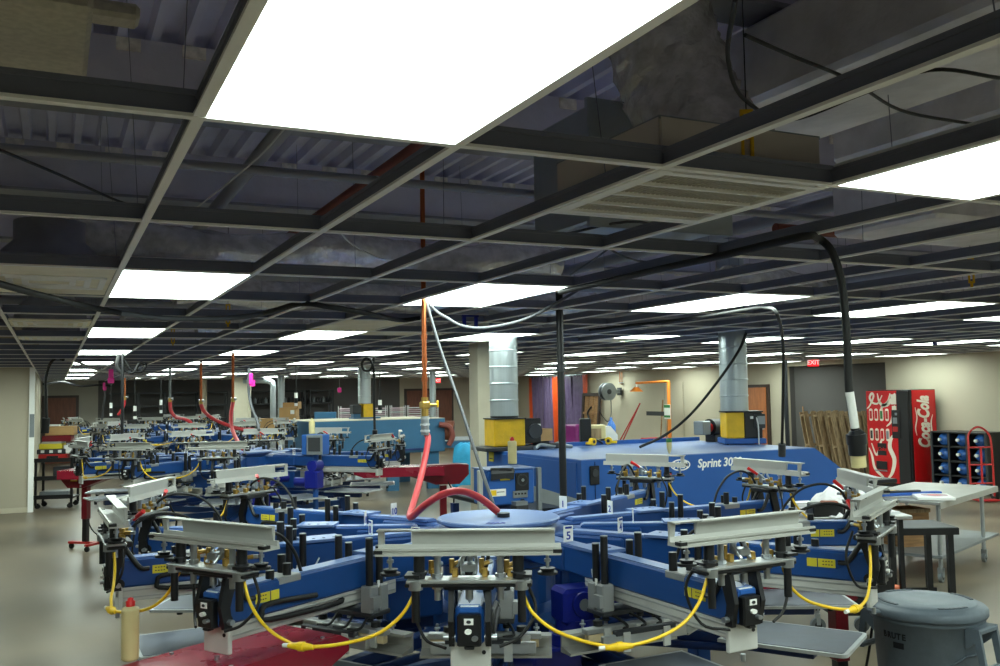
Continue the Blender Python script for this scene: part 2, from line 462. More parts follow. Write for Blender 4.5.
    for k, q in enumerate((-.262, .262)):
        b = MB(); b.cyl((1.93, q, 1.47), (1.93, q, 1.42), .006, 'zinc'); b.cyl((1.93, q, 1.45), (1.93, q, 1.44), .012, 'zinc', n=6); b.cyl((1.93, q, 1.42), (1.93, q, 1.408), .026, 'black', r2=.02); b.cyl((1.93, q, 1.408), (1.93, q, 1.40), .034, 'black')
        P['levelling_knob' + ('#2' if k else '')] = b
    b = MB()   # rear frame holder just above the pallet
    L = .272
    def ex2(poly, y0, y1, m):
        n = len(poly); vs = [(x, y0, z) for z, x in poly] + [(x, y1, z) for z, x in poly]
        b.add(vs, [tuple(range(n))[::-1], tuple(range(n, 2 * n))] + [(i, (i + 1) % n, n + (i + 1) % n, n + i) for i in range(n)], m)
    ex2([(.915, 1.09), (.915, 1.17), (.925, 1.17), (.94, 1.10), (.985, 1.10), (.99, 1.15), (1.0, 1.15), (1.0, 1.09)], -L, L, 'holder')
    P['rear_frame_holder'] = b
    b = MB()
    b.box((1.12, 0, .99), (.03, .44, .035), 'wood_bar', .003); b.box((1.12, 0, 1.018), (.045, .46, .022), 'alu', .003)
    for q in (-.13, .03, .17): b.box((1.14, q, .99), (.012, .035, .07), 'alu_plate', .002)
    P['squeegee'] = b; b.v = [(x + .09, y, z) for x, y, z in b.v]
    b = MB(); b.box((1.22, 0, .995), (.02, .42, .045), 'alu', .003); b.box((1.22, 0, 1.022), (.03, .3, .02), 'dark_grey', .003)
    for q in (-.1, .1): b.box((1.235, q, .985), (.01, .035, .08), 'alu_plate', .002)
    P['flood_bar'] = b; b.v = [(x + .09, y, z) for x, y, z in b.v]
    b = MB()   # carriage blocks and rods
    for sgn in (-1, 1):
        for r_, h in ((1.0, 1.345), (1.065, 1.385)):
            b.box((r_, sgn * .088, 1.13), (.055, .06, .115), 'grey_block', .006)
            b.cyl((r_, sgn * .088, 1.18), (r_, sgn * .088, h), .0165, 'black', n=14); b.cyl((r_, sgn * .088, h), (r_, sgn * .088, h + .004), .0165, 'steel_grey', n=14)
            b.cyl((r_, sgn * .088, 1.075), (r_, sgn * .088, 1.02), .009, 'zinc'); b.cyl((r_, sgn * .088, 1.05), (r_, sgn * .088, 1.035), .016, 'black')
        b.box((1.07, sgn * .125, 1.12), (.05, .02, .05), 'grey_block'); b.box((1.03, sgn * .108, 1.19), (.012, .006, .03), 'white')
    b.box((1.03, 0, 1.066), (.13, .24, .02), 'dark_grey', .003)
    b.cyl((1.1, -.15, 1.05), (1.1, -.15, .99), .02, 'rubber'); b.cyl((1.1, .15, 1.05), (1.1, .15, .99), .02, 'rubber')
    for q in (-.2, .21): b.cyl((1.06, q, 1.015), (1.06, q, 1.05), .006, 'zinc'); b.cyl((1.06, q, 1.03), (1.06, q, 1.036), .013, 'zinc')
    for q in (-.09, .0, .08): b.tube([(1.06, q, 1.07), (1.12, q + .03, 1.05), (1.17, q + .04, 1.03), (1.2, q, 1.03)], .006, 'rubber', n=6)
    P['carriage'] = b; b.v = [(x + .09, y, z) for x, y, z in b.v]
    b = MB()   # outer rods on the beam
    for r_, q, h in ((1.55, -.03, 1.37), (1.58, .03, 1.345), (1.66, .02, 1.33)): b.cyl((r_, q, 1.27), (r_, q, h), .017, 'black', n=14)
    b.box((1.58, 0, 1.285), (.12, .1, .03), 'grey_block', .004)
    P['shock_absorber'] = b
    b = MB()
    b.tube([(1.86, .05, 1.40), (1.83, .06, 1.45), (1.74, .05, 1.485), (1.62, .03, 1.46), (1.53, .02, 1.38), (1.49, .02, 1.29)], .007, 'rubber', sub=7)
    P['air_hose'] = b
    b = MB()
    b.tube([(1.30, .055, 1.16), (1.33, .062, 1.145), (1.7, .062, 1.155), (1.74, .062, 1.185), (1.7, .062, 1.215), (1.45, .062, 1.2)], .011, 'rubber', sub=4)
    P['cable_chain'] = b
    b = MB()
    b.tube([(1.86, -.15, 1.4), (1.84, -.2, 1.3), (1.87, -.16, 1.18), (1.93, -.08, 1.16)], .0055, 'rubber')
    P['signal_cable'] = b
    b = MB()
    b.tube([(1.9, .18, 1.39), (1.9, .22, 1.28), (1.93, .17, 1.2), (1.95, .1, 1.17)], .0055, 'rubber')
    P['signal_cable#2'] = b
    for sgn in (-1, 1):
        b = MB(); b.box((1.70, sgn * .0485, 1.24), (.12, .003, .036), 'yellow_label'); b.box((1.685, sgn * .0505, 1.24), (.004, .001, .036), 'navy')
        for k in range(4):
            b.box((1.71 + .012 * k, sgn * .0505, 1.248), (.007, .001, .004), 'dark_grey'); b.box((1.71 + .012 * k, sgn * .0505, 1.234), (.007, .001, .004), 'dark_grey')
        P['warning_label#%d' % sgn] = b
    return {k: v.data(k.split('#')[0]) for k, v in P.items()}
HEAD = m_head()
def sign_me(n):
    b = MB()
    b.box((.72, 0, 1.332), (.004, .052, .082), 'white_gloss', .001)
    b.box((.724, 0, 1.364), (.001, .036, .01), 'ink_blue')
    put_text(b, str(n), (.7235, 0, 1.325), (0, 1, 0), (0, 0, 1), .052, 'ink_blue', bold=.02)
    put_text(b, str(n), (.7165, 0, 1.325), (0, -1, 0), (0, 0, 1), .052, 'ink_blue', bold=.02)
    return b.data('number_sign')
SIGNS = {n: sign_me(n) for n in range(1, 13)}
def rounded(w, l0, l1, r, n=5):
    pts = [(l0, -w / 2), ]
    for k in range(n + 1):
        a = -PI / 2 + PI / 2 * k / n; pts.append((l1 - r + r * math.cos(a), -w / 2 + r + r * math.sin(a)))
    for k in range(n + 1):
        a = PI / 2 * k / n; pts.append((l1 - r + r * math.cos(a), w / 2 - r + r * math.sin(a)))
    pts.append((l0, w / 2)); return pts
b = MB()
b.prism(rounded(.42, 1.28, 1.83, .03), .014, Matrix.Translation((0, 0, .886)), 'pallet_edge')
b.prism(rounded(.385, 1.30, 1.812, .02), .002, Matrix.Translation((0, 0, .9)), 'pallet_top')
PALLET = b.data('pallet')
b = MB(); b.box((1.0, 0, .845), (1.3, .06, .06), 'navy', .005)
b.box((1.5, 0, .878), (.36, .1, .014), 'blue'); b.cyl((1.74, 0, .83), (1.74, 0, .88), .016, 'rubber')
b.box((1.72, 0, .87), (.05, .05, .025), 'zinc', .003)
for sgn in (-1, 1): b.tube([(.4, sgn * .1, .78), (1.3, sgn * .02, .82)], .022, 'navy', n=4, smooth_path=False)
PARM = b.data('pallet_arm')
b = MB()
ca, sa = math.cos(math.radians(30)), math.sin(math.radians(30))
def h1(r, t, z): return (ca * r - sa * t, sa * r + ca * t, z)
cordpts = [(1.93, .175, 1.35), (1.93, .205, 1.28), (1.94, .27, 1.225), (1.955, .35, 1.195), (1.96, .42, 1.178), (1.965, .49, 1.172), h1(1.96, -.44, 1.18), h1(1.95, -.31, 1.21), h1(1.94, -.225, 1.27), h1(1.93, -.175, 1.35)]
b.tube(cordpts, .006, 'yellow', sub=5)
p0, p1 = Vector(cordpts[4]), Vector(cordpts[6])
dd = (p1 - p0).normalized()
mid = (Vector(cordpts[4]) + Vector(cordpts[5])) / 2
mid = Vector(cordpts[5])
b.cyl(mid - dd * .05, mid - dd * .01, .008, 'yellow', r2=.0135); b.cyl(mid - dd * .01, mid + dd * .01, .016, 'yellow'); b.cyl(mid + dd * .01, mid + dd * .045, .0135, 'yellow', r2=.008)
b.cyl(mid - dd * .07, mid - dd * .05, .0072, 'white')
CORD = b.data('power_cord')
def m_base():
    P = {}
    b = MB()
    b.lathe([(.42, .12), (.42, .2), (.3, .24), (.28, .74), (.4, .76), (.4, .9), (.3, .92), (.3, 1.1), (.36, 1.12), (.36, 1.28)], 'blue', n=32, smooth=False)
    for k in range(6):
        b.T = Matrix.Rotation(k * PI / 3, 4, 'Z')
        b.box((.85, 0, .14), (1.1, .12, .12), 'navy', .01); b.box((1.33, 0, .42), (.1, .1, .5), 'blue', .006); b.box((.8, 0, .6), (1.1, .07, .07), 'blue')
        b.box((.55, .1, 1.0), (.3, .14, .2), 'blue', .01); b.cyl((1.33, 0, 0), (1.33, 0, .09), .06, 'dark_grey')
    b.T = Matrix.Identity(4)
    P['base'] = b
    b = MB(); b.lathe([(.25, 1.28), (.325, 1.315), (.33, 1.32), (.33, 1.332), (.322, 1.337), (.0001, 1.338)], 'blue_lit_top', n=24, smooth=False)
    b.cyl((.03, .03, 1.338), (.03, .03, 1.36), .035, 'black'); b.cyl((-.05, 0, 1.338), (-.05, 0, 1.35), .02, 'dark_grey')
    P['hub_plate'] = b
    b = MB()
    b.T = Matrix.Rotation(math.radians(25), 4, 'Z') @ Matrix.Translation((.9, 0, .96)) @ Matrix.Scale(1.2, 4) @ Matrix.Translation((-.78, 0, -1.0))
    b.cyl((.78, 0, .93), (.78, 0, .98), .1, 'motor_blue', n=20); b.cyl((.78, 0, .98), (.78, 0, 1.03), .075, 'motor_blue', n=20)
    b.box((.78, 0, 1.08), (.13, .15, .13), 'motor_blue', .015); b.cyl((.84, 0, 1.09), (.858, 0, 1.09), .045, 'motor_blue', n=20); b.cyl((.858, 0, 1.09), (.862, 0, 1.09), .022, 'steel_grey')
    b.cyl((.78, .08, 1.09), (.78, .19, 1.09), .05, 'motor_blue', n=16); b.box((.74, -.1, .87), (.2, .2, .14), 'motor_blue', .01)
    P['drive_motor'] = b
    return {k: v.data(k) for k, v in P.items()}
BASE = m_base()
bb = MB(); put_text(bb, 'M&R', (0, 0, 0), (1, 0, 0), (0, 1, 0), .05, 'ink_blue', shear=.2, bold=.02); HUBTXT = bb.data('maker_mark')
def press(x, y, off, missing, label, nums):
    base = math.atan2(-y, -x) + math.radians(off)
    t = thing('screen_printing_press', label, 'printing press', (x, y, 0), base, 'blue carousel presses')
    link(BASE['base'], 'base', t); link(BASE['hub_plate'], 'hub_plate', t); link(BASE['drive_motor'], 'drive_motor', t)
    mk = link(HUBTXT, 'maker_mark', t, (.27, 0, 1.340), PI / 2 - .06)
    for k in range(-5, 7):
        a = math.radians(30 * k)
        p = link(PALLET, 'pallet', t, rz=a); link(PARM, 'pallet_arm', p)
        if k in missing: continue
        h = link(HEAD['beam'], 'print_head', t, rz=a)
        for nm, me in HEAD.items():
            if nm != 'beam': link(me, nm.split('#')[0], h)
        if k in nums: link(SIGNS[nums[k]], 'number_sign', h)
        if k + 1 not in missing and k < 6 and k not in (2, -3): link(CORD, 'power_cord', t, rz=a)
    return t
NUMA = {5: 1, 4: 2, 3: 3, 2: 4, 1: 5, 0: 6, -1: 7, -2: 8, -3: 9, -4: 10}
press(2.165, 4.59, -3, {6, -5}, 'nearest blue carousel screen printing press, heads numbered round its hub, in the foreground', NUMA)
NUMB = {5: 5, 4: 4, 3: 3, 2: 2, 6: 6, -5: 7, -4: 8, -3: 9, -2: 10, -1: 11, 0: 12}
press(2.14, 11.83, -8, {1, 4}, 'blue carousel screen printing press directly behind the nearest, its own red hose on its hub', NUMB)
press(2.6, 19.6, -4, {6, -5}, 'blue carousel screen printing press third back along the left row', NUMB)
press(2.14, 26.4, 5, {6, -5}, 'farthest blue carousel screen printing press, by the dark back wall', NUMB)

# ------------------------------------------------------------------ helpers for the rest
def W(X, Y, z=0): return Vector((c_ * X + s_ * Y, -s_ * X + c_ * Y, z))
def pxd(px, d, z=0):
    p = atd(px, 333, d); return Vector((p.x, p.y, z))
def obj1(b, name, label, cat, group=None, loc=None, rz=None): return tag(b.build(name, None, loc, rz), label, cat, group)
def ribbon(b, pts, wf, T, m, th=.004, sub=8):
    P = [Vector((p[0], p[1])) for p in pts]; Q = []
    for i in range(len(P) - 1):
        a = P[i - 1] if i else P[0] * 2 - P[1]; p, c = P[i], P[i + 1]; d = P[i + 2] if i + 2 < len(P) else P[-1] * 2 - P[-2]
        for k in range(sub):
            t = k / sub; Q.append(.5 * ((2 * p) + (c - a) * t + (2 * a - 5 * p + 4 * c - d) * t * t + (3 * p - a - 3 * c + d) * t ** 3))
    Q.append(P[-1]); vs = []
    for i, p in enumerate(Q):
        d = Q[min(i + 1, len(Q) - 1)] - Q[max(i - 1, 0)]; d.normalize(); w = wf(i / (len(Q) - 1)) / 2
        for z in (0, th):
            vs += [(p.x - d.y * w, p.y + d.x * w, z), (p.x + d.y * w, p.y - d.x * w, z)]
    fs = []
    for i in range(len(Q) - 1):
        o = 4 * i; fs += [(o + 2, o + 3, o + 7, o + 6), (o, o + 4, o + 5, o + 1), (o, o + 2, o + 6, o + 4), (o + 1, o + 5, o + 7, o + 3)]
    b.add(vs, fs, m, T=T)

# ------------------------------------------------------------------ conveyor dryer beside the press
DX, DY = 4.31, 7.36
t = thing('conveyor_dryer', 'long blue conveyor dryer with white lettering on its side, behind the nearest press', 'dryer', (DX, DY, 0))
b = MB(); T = frame((0, 2.05, 0), (1, 0, 0), (0, 0, 1))
b.prism([(0, .78), (3.35, .78), (3.35, 1.02), (2.79, 1.375), (0, 1.375)], 2.05, T, 'blue_flat')
b.box((1.4, 1.02, 1.378), (2.78, 2.0, .006), 'blue_lit_top'); b.box((.14, -.004, 1.07), (.004, .01, .58), 'navy'); b.box((1.4, 1.95, 1.40), (2.8, .05, .05), 'blue_flat')
b.build('body', t)
b = MB(); b.box((-.0, 1.03, 1.1), (.02, 1.9, .5), 'blue_flat'); b.box((.0, 1.03, .92), (.03, 1.7, .12), 'black'); b.build('entry_flap', t)
b = MB(); b.prism([(-.56, 1.20), (0, 1.02), (0, .93), (-.5, 1.05), (-.56, 1.12)], .02, frame((0, .0, 0), (1, 0, 0), (0, 0, 1)), 'steel_grey')
b.build('side_guard', t)
b = MB(); b.box((-.25, 1.03, .93), (.56, 1.8, .05), 'black', .01); b.build('belt', t)
b = MB(); b.box((3.7, 1.03, .96), (.8, 1.8, .05), 'black', .01); b.build('exit_belt', t)
for k, (x, y) in enumerate(((-.45, .15), (-.45, 1.9), (.1, .1), (.1, 1.95), (3.2, .1), (3.2, 1.95), (1.7, .1), (1.7, 1.95))):
    b = MB(); b.box((x, y, .42), (.07, .07, .84), 'navy'); b.cyl((x, y, 0), (x, y, .03), .05, 'dark_grey'); b.build('leg', t)
b = MB()
put_text(b, 'Sprint 3000', (1.56, -.001, 1.285), (1, 0, 0), (0, 0, 1), .115, 'white', shear=.15, bold=.025)
b.build('lettering', t); b = MB()
put_text(b, 'series', (1.93, -.001, 1.225), (1, 0, 0), (0, 0, 1), .04, 'white', bold=.01)
b.build('small_lettering', t); b = MB()
Te = frame((1.09, -.002, 1.285), (1, 0, 0), (0, 0, 1))
n = 28
for rx, ry in ((.115, .055),):
    vs = [(rx * q * math.cos(2 * PI * i / n), ry * qq * math.sin(2 * PI * i / n), 0) for q, qq in ((1, 1), (.9, .78)) for i in range(n)]
    b.add(vs, [(i, (i + 1) % n, n + (i + 1) % n, n + i) for i in range(n)], 'white', T=Te)
put_text(b, 'M&R', (1.09, -.001, 1.283), (1, 0, 0), (0, 0, 1), .085, 'white', shear=.1, bold=.03)
b.build('maker_logo', t)
b = MB(); b.box((.13, -.012, 1.24), (.1, .02, .17), 'black', .006); b.cyl((.13, -.02, 1.26), (.13, -.035, 1.26), .035, 'dark_grey'); b.build('power_socket', t)
b = MB(); b.box((.93, -.02, 1.2), (.07, .04, .06), 'black', .005); b.box((.93, -.042, 1.2), (.04, .01, .03), 'red_plastic'); b.build('isolator_switch', t)
for k, (x, y, z) in enumerate(((-.001, 1.9, 1.31),)):
    b = MB(); b.box((x - .012, y, z), (.006, .12, .1), 'yellow_label'); b.box((x - .016, y, z - .02), (.002, .08, .01), 'dark_grey'); b.build('warning_label', t)
# control end of the dryer
b = MB(); p = W(.035, 8.2)
t2 = thing('dryer_control_panel', 'blue control box with round display at the dryer entry, squeeze bottle on top', 'control box', (3.52, 7.34, 0))
b.box((0, 0, 1.2), (.44, .3, .3), 'blue_flat', .01); b.box((0, 0, 1.353), (.46, .32, .01), 'blue_lit_top'); b.box((0, .02, .72), (.12, .1, .7), 'navy'); b.box((0, .0, .1), (.5, .5, .06), 'navy'); b.box((0,.0,.05),(.4,.4,.1),'navy'); b.build('cabinet', t2)
b = MB(); b.box((.1, -.155, 1.24), (.13, .01, .15), 'black', .004); b.cyl((.1, -.158, 1.255), (.1, -.168, 1.255), .052, 'dark_grey', n=24); b.cyl((.1, -.168, 1.255), (.1, -.17, 1.255), .04, 'black', n=24); b.cyl((.1, -.17, 1.255), (.1, -.173, 1.255), .014, 'steel_grey'); b.build('display', t2)
b = MB(); b.box((.08, -.155, 1.135), (.14, .01, .06), 'steel_grey', .003)
for k in range(4): b.box((.035 + .03 * k, -.162, 1.14), (.016, .005, .014), 'black')
b.cyl((.1, -.15, 1.08), (.1, -.17, 1.08), .015, 'black'); b.build('switch_panel', t2)
b = MB(); b.box((-.06, -.153, 1.295), (.09, .005, .07), 'yellow_label'); b.box((-.06, -.157, 1.295), (.06, .002, .02), 'dark_grey'); b.build('warning_label', t2)
b = MB(); b.box((-.13, -.153, 1.16), (.15, .005, .06), 'white'); b.box((-.17, -.157, 1.16), (.05, .002, .045), 'yellow'); b.box((-.105, -.157, 1.165), (.07, .002, .006), 'dark_grey'); b.build('rating_label', t2)
for x in (-.27, .29):
    b = MB(); b.box((x, -.1, .7), (.04, .04, 1.3), 'steel_grey' if x > 0 else 'holder', .004); b.build('post', t2)
b = MB(); b.box((.02, -.26, 1.0), (.12, .1, .12), 'dark_grey', .005); b.box((.02, -.26, 1.075), (.11, .09, .03), 'steel_grey'); b.build('photo_sensor', t2)
b = MB(); b.tube([(-.2, -.17, 1.36), (-.05, -.18, 1.355), (.02, -.165, 1.33)], .012, 'black', n=6)
vs = [(-.2 + .07 * i, -.165 - .012 * (j % 2) - .006 * (i % 2), 1.365 - .045 * j - (.01 if i in (0, 3) and j == 2 else 0)) for j in range(3) for i in range(4)]
vs += [(x, y - .008, z) for x, y, z in vs]
b.add(vs, [(j * 4 + i, j * 4 + i + 1, (j + 1) * 4 + i + 1, (j + 1) * 4 + i) for j in range(2) for i in range(3)] + [(12 + j * 4 + i, 12 + (j + 1) * 4 + i, 12 + (j + 1) * 4 + i + 1, 12 + j * 4 + i + 1) for j in range(2) for i in range(3)] + [(8, 9, 21, 20), (9, 10, 22, 21), (10, 11, 23, 22)], 'dark_grey')
obj1(b, 'black_rag', 'black rag draped over the front of the blue dryer control box', 'cloth', loc=(3.52, 7.34, 0))

def squeeze_bottle(loc, label, h=.22, r=.031, cap='red_plastic'):
    t = thing('squeeze_bottle', label, 'bottle', loc, group='squeeze bottles')
    b = MB(); b.lathe([(r * .8, 0), (r * .97, .004), (r, .012), (r, h * .8), (r * .97, h * .84), (r * .5, h * .87), (r * .48, h * .89)], 'bottle_cream', n=24); b.build('body', t)
    b = MB(); b.lathe([(r * .5, h * .86), (r * .52, h * .95), (r * .34, h * .965), (r * .34, h), (.001, h + .003)], cap, n=20); b.build('cap', t)
squeeze_bottle(atz(512.5, 437 + 27, 1.36), 'cream squeeze bottle with red cap standing on the blue dryer control box', .24, .04)

# exhaust blower and duct units
def blower(px, d, zb, name_label, duct_label, sc=1, base=True):
    p = pxd(px, d); t = thing('exhaust_blower', name_label, 'blower', (p.x, p.y, zb), -YAW if base else 0, 'yellow exhaust blowers')
    b = MB(); b.box((0, 0, .04 * sc), (.46 * sc, .36 * sc, .06 * sc), 'blue_flat', .006)
    for q in (-.18, .18): b.cyl((q * sc, -.1 * sc, 0), (q * sc, -.1 * sc, .03), .012, 'black')
    b.build('base_tray', t)
    b = MB(); b.box((-.1 * sc, 0, .215 * sc), (.2 * sc, .3 * sc, .29 * sc), 'yellow_paint', .01); b.build('filter_box', t)
    b = MB(); b.box((.1 * sc, 0, .215 * sc), (.2 * sc, .3 * sc, .29 * sc), 'black', .008); b.box((.17 * sc, -.1 * sc, .26 * sc), (.12 * sc, .15 * sc, .16 * sc), 'dark_grey', .008)
    b.box((.18 * sc, -.18 * sc, .27 * sc), (.08 * sc, .01, .09 * sc), 'steel_grey'); b.box((.08 * sc, -.16 * sc, .3 * sc), (.03, .02, .03), 'white'); b.build('motor_housing', t)
    b = MB(); b.box((-.0, 0, .365 * sc), (.42 * sc, .32 * sc, .014), 'black'); b.build('cover', t)
    b = MB(); b.tube([(.13 * sc, -.17 * sc, .3 * sc), (.14 * sc, -.2 * sc, .2 * sc), (.14 * sc, -.2 * sc, .0)], .007, 'cord_white', n=6); b.build('power_cable', t)
    return p
def spiral_duct(x, y, z0, z1, r, label, m='galv'):
    b = MB(); prof = []; z = z0
    k = 0
    while z < z1:
        prof += [(r, z), (r, min(z1, z + .16)), (r + .006, min(z1, z + .165)), (r + .006, min(z1, z + .175)), (r, min(z1, z + .18))]; z += .18
    prof.append((r, z1)); b.lathe(prof, m, n=32, smooth=False)
    return obj1(b, 'exhaust_duct', label, 'duct', 'round galvanised exhaust ducts', (x, y, 0))
p = blower(738, 10.6, 1.38, 'yellow and black exhaust blower on the right end of the long blue dryer', '')
spiral_duct(*(pxd(732, 10.6)[:2]), 1.755, 3.7, .155, 'galvanised round duct rising from the blower on the blue dryer, right of centre')
p = pxd(503, 10.25)
t = thing('exhaust_blower', 'yellow exhaust box at the left end of the blue dryer, under the central round duct', 'blower', (p.x, p.y, 1.38), -.06, 'yellow exhaust blowers')
b = MB(); b.box((0, 0, .19), (.36, .3, .29), 'yellow_paint', .008)
for i in range(5):
    for j in range(4): b.cyl((-.14 + .07 * i, -.149, .09 + .065 * j), (-.14 + .07 * i, -.153, .09 + .065 * j), .02, 'yellow_paint', n=10)
b.build('filter_box', t)
b = MB(); b.box((.28, .0, .2), (.2, .26, .27), 'black', .01); b.cyl((.3, -.13, .2), (.3, -.16, .2), .08, 'dark_grey', n=20); b.box((.33, -.14, .24), (.07, .02, .07), 'white'); b.build('motor_housing', t)
b = MB(); b.box((0, 0, .34), (.38, .32, .012), 'black'); b.cyl((0, 0, .34), (0, 0, .37), .155, 'black', n=24); b.build('cover', t)
b = MB(); b.box((0, 0, .02), (.62, .44, .04), 'dark_grey', .004); b.build('base_tray', t)
spiral_duct(p.x, p.y, 1.75, 3.7, .155, 'galvanised round duct above the yellow box beside the cream column, centre of photo')
b = MB(); b.box((0, 0, 1.45), (.2, .16, .13), 'cardboard'); b.box((0, 0, 1.516), (.2, .16, .004), 'cardboard_dark'); b.box((0,0,1.517),(.02,.16,.003),'cardboard_dark')
q = pxd(539, 10.4); b.v = [(x, y, z + .08) for x, y, z in b.v]
obj1(b, 'cardboard_box', 'small brown cardboard box sitting beside the yellow exhaust box on the dryer', 'box', loc=(q.x, q.y, 0), rz=.2)
b = MB(); b.box((0, 0, 1.42), (.16, .12, .08), 'dark_grey', .01); obj1(b, 'blower_controller', 'small grey controller under the cardboard box on the dryer', 'control box', loc=(q.x, q.y, 0), rz=.2)

# dryer-top clutter
q = pxd(478, 8.9)
def on_dryer(px, d): q = pxd(px, d); return (q.x, q.y, 1.381)
def tape_gun(px, d, rz, label):
    t = thing('tape_gun', label, 'tape gun', on_dryer(px, d), rz, 'yellow and black tape guns')
    b = MB(); b.cyl((0, -.025, .045), (0, .025, .045), .042, 'yellow', n=20); b.cyl((0, -.028, .045), (0, .028, .045), .02, 'black', n=16); b.build('tape_roll', t)
    b = MB(); b.tube([(.03, 0, .06), (.1, 0, .05), (.17, 0, .02)], .014, 'black', n=6); b.box((-.06, 0, .03), (.07, .05, .03), 'yellow', .004); b.build('handle', t)
tape_gun(590, 10.75, .3, 'yellow and black tape gun on the dryer top, left one of the pair'); tape_gun(606, 10.9, 2.4, 'yellow and black tape gun on the dryer top, right one of the pair')
t = thing('label_printer', 'beige box-shaped label printer at the back edge of the blue dryer', 'printer', on_dryer(594, 11.2), -.4)
b = MB(); b.box((0, 0, .11), (.2, .2, .22), 'bottle_cream', .012); b.build('body', t); b = MB(); b.box((-.02, -.102, .12), (.13, .006, .12), 'wood_old'); b.build('front_panel', t)
b = MB(); b.prism([(-.12, 0), (.12, 0), (.12, .1), (.04, .2), (-.12, .2)], .18, frame((0, .09, 0), (1, 0, 0), (0, 0, 1)), 'white')
obj1(b, 'plastic_jug', 'white slope-fronted plastic container right of the beige printer', 'container', loc=on_dryer(604, 11.25), rz=-.4)
b = MB(); b.lathe([(.05, 0), (.055, .01), (.055, .2), (.03, .25), (.018, .26), (.018, .3)], 'jug', n=16); obj1(b, 'blue_jug', 'clear blue plastic jug behind the white container on the dryer', 'jug', loc=on_dryer(609, 11.4))
b = MB(); b.box((0, 0, .15), (.13, .13, .3), 'black', .01); obj1(b, 'black_bin', 'black upright bin left of the beige printer on the dryer', 'bin', loc=on_dryer(583, 11.1), rz=-.4)
b = MB()
b.tube([(-.2, 0, .02), (-.1, .04, .05), (0, -.03, .03), (.1, .03, .06), (.18, -.02, .03), (.25, .0, .02)], .022, 'steel_grey', n=7); b.box((.05, 0, .04), (.12, .08, .06), 'dark_grey', .01)
obj1(b, 'air_hose_coil', 'tangled grey hose and fitting lying on the dryer by the blower', 'hose', loc=on_dryer(549, 10.2), rz=0)
t = thing('glue_bottle', 'small white bottle with green cap upside down on the blue dryer edge', 'bottle', on_dryer(666, 9.2))
b = MB(); b.lathe([(.008, 0), (.018, .03), (.026, .06), (.026, .11)], 'bottle_cream', n=16); b.build('body', t); b = MB(); b.lathe([(.029, .11), (.029, .145), (.001, .146)], 'green', n=16); b.build('cap', t)
t = thing('compressor', 'small black electric motor with red ring left of the right-hand blower', 'motor', on_dryer(712, 11.2), .3)
b = MB(); b.cyl((-.12, 0, .17), (.1, 0, .17), .1, 'black', n=20); b.box((0, 0, .04), (.2, .14, .08), 'black'); b.build('body', t); b = MB(); b.cyl((-.16, 0, .17), (-.12, 0, .17), .06, 'red_plastic', n=20); b.build('ring', t); b = MB(); b.box((-.26, 0, .17), (.16, .14, .16), 'steel_grey', .01); b.build('gearbox', t)

# ------------------------------------------------------------------ second, teal dryer
t = thing('conveyor_dryer', 'dull teal conveyor dryer farther back, with scorched round end, behind the red flash unit', 'dryer', (4.7, 18.6, 0))
b = MB(); b.box((1.4, 1.0, 1.13), (2.9, 2.0, .7), 'teal', .01); b.box((1.4, 1.0, 1.484), (2.9, 2.0, .008), 'column_paint'); b.box((1.2,-.01,.85),(2.6,.03,.04),'navy'); b.build('body', t)
b = MB(); b.cyl((2.86, .25, 1.22), (3.1, .12, 1.2), .2, 'brick_brown', n=20, r2=.22); b.cyl((3.1, .12, 1.2), (3.12, .11, 1.2), .13, 'black', n=20); b.tube([(2.7, -.05, 1.35), (2.9, -.1, 1.3), (2.98, -.1, 1.1), (2.9, -.08, .9)], .06, 'rust_pipe'); b.build('burner', t)
for x, y in ((.2, .1), (1.7, .1), (2.6, .1), (.2, 1.9), (2.6, 1.9)):
    b = MB(); b.box((x, y, .39), (.25 if x > 1 else .1, .1, .78), 'teal'); b.build('leg', t)
b = MB(); b.box((3.7, 1.0, .95), (1.8, 1.5, .08), 'steel_grey', .01); b.box((3.7, .24, .9), (1.8, .03, .14), 'teal'); b.box((4.5, .4, .42), (.07, .07, .84), 'dark_grey'); b.box((4.5, 1.6, .42), (.07, .07, .84), 'dark_grey'); b.build('exit_belt', t)
p = pxd(364, 20.6)
t = thing('exhaust_blower', 'yellow exhaust blower on top of the teal dryer', 'blower', (p.x, p.y, 1.49), 0, 'yellow exhaust blowers')
b = MB(); b.box((.05, 0, .17), (.24, .3, .3), 'yellow_paint', .01); b.build('filter_box', t); b = MB(); b.box((-.2, 0, .2), (.2, .26, .2), 'dark_grey', .02); b.box((-.2, 0, .06), (.16, .2, .1), 'teal'); b.build('motor_housing', t); b = MB(); b.box((0, 0, .015), (.6, .4, .03), 'teal'); b.build('base_tray', t)
spiral_duct(p.x, p.y, 1.82, 3.7, .14, 'galvanised round duct above the yellow blower on the teal dryer')
q = pxd(432, 24.8); spiral_duct(q.x, q.y, 0, 3.7, .085, 'thin galvanised duct in front of the far double doors')
q = pxd(281, 27.6); spiral_duct(q.x, q.y, 0, 3.7, .1, 'thin galvanised duct beside the cardboard boxes')
b = MB(); b.tube([(-.9, 0, 2.5), (-.35, 0, 2.5), (-.1, 0, 2.46), (0, 0, 2.35), (0, 0, 2.0), (0, 0, 0)], .09, 'galv', n=16); q = pxd(273, 28.6); obj1(b, 'exhaust_duct', 'galvanised duct with an elbow running left under the ceiling, near the far column', 'duct', 'round galvanised exhaust ducts', (q.x, q.y, 0), -YAW)

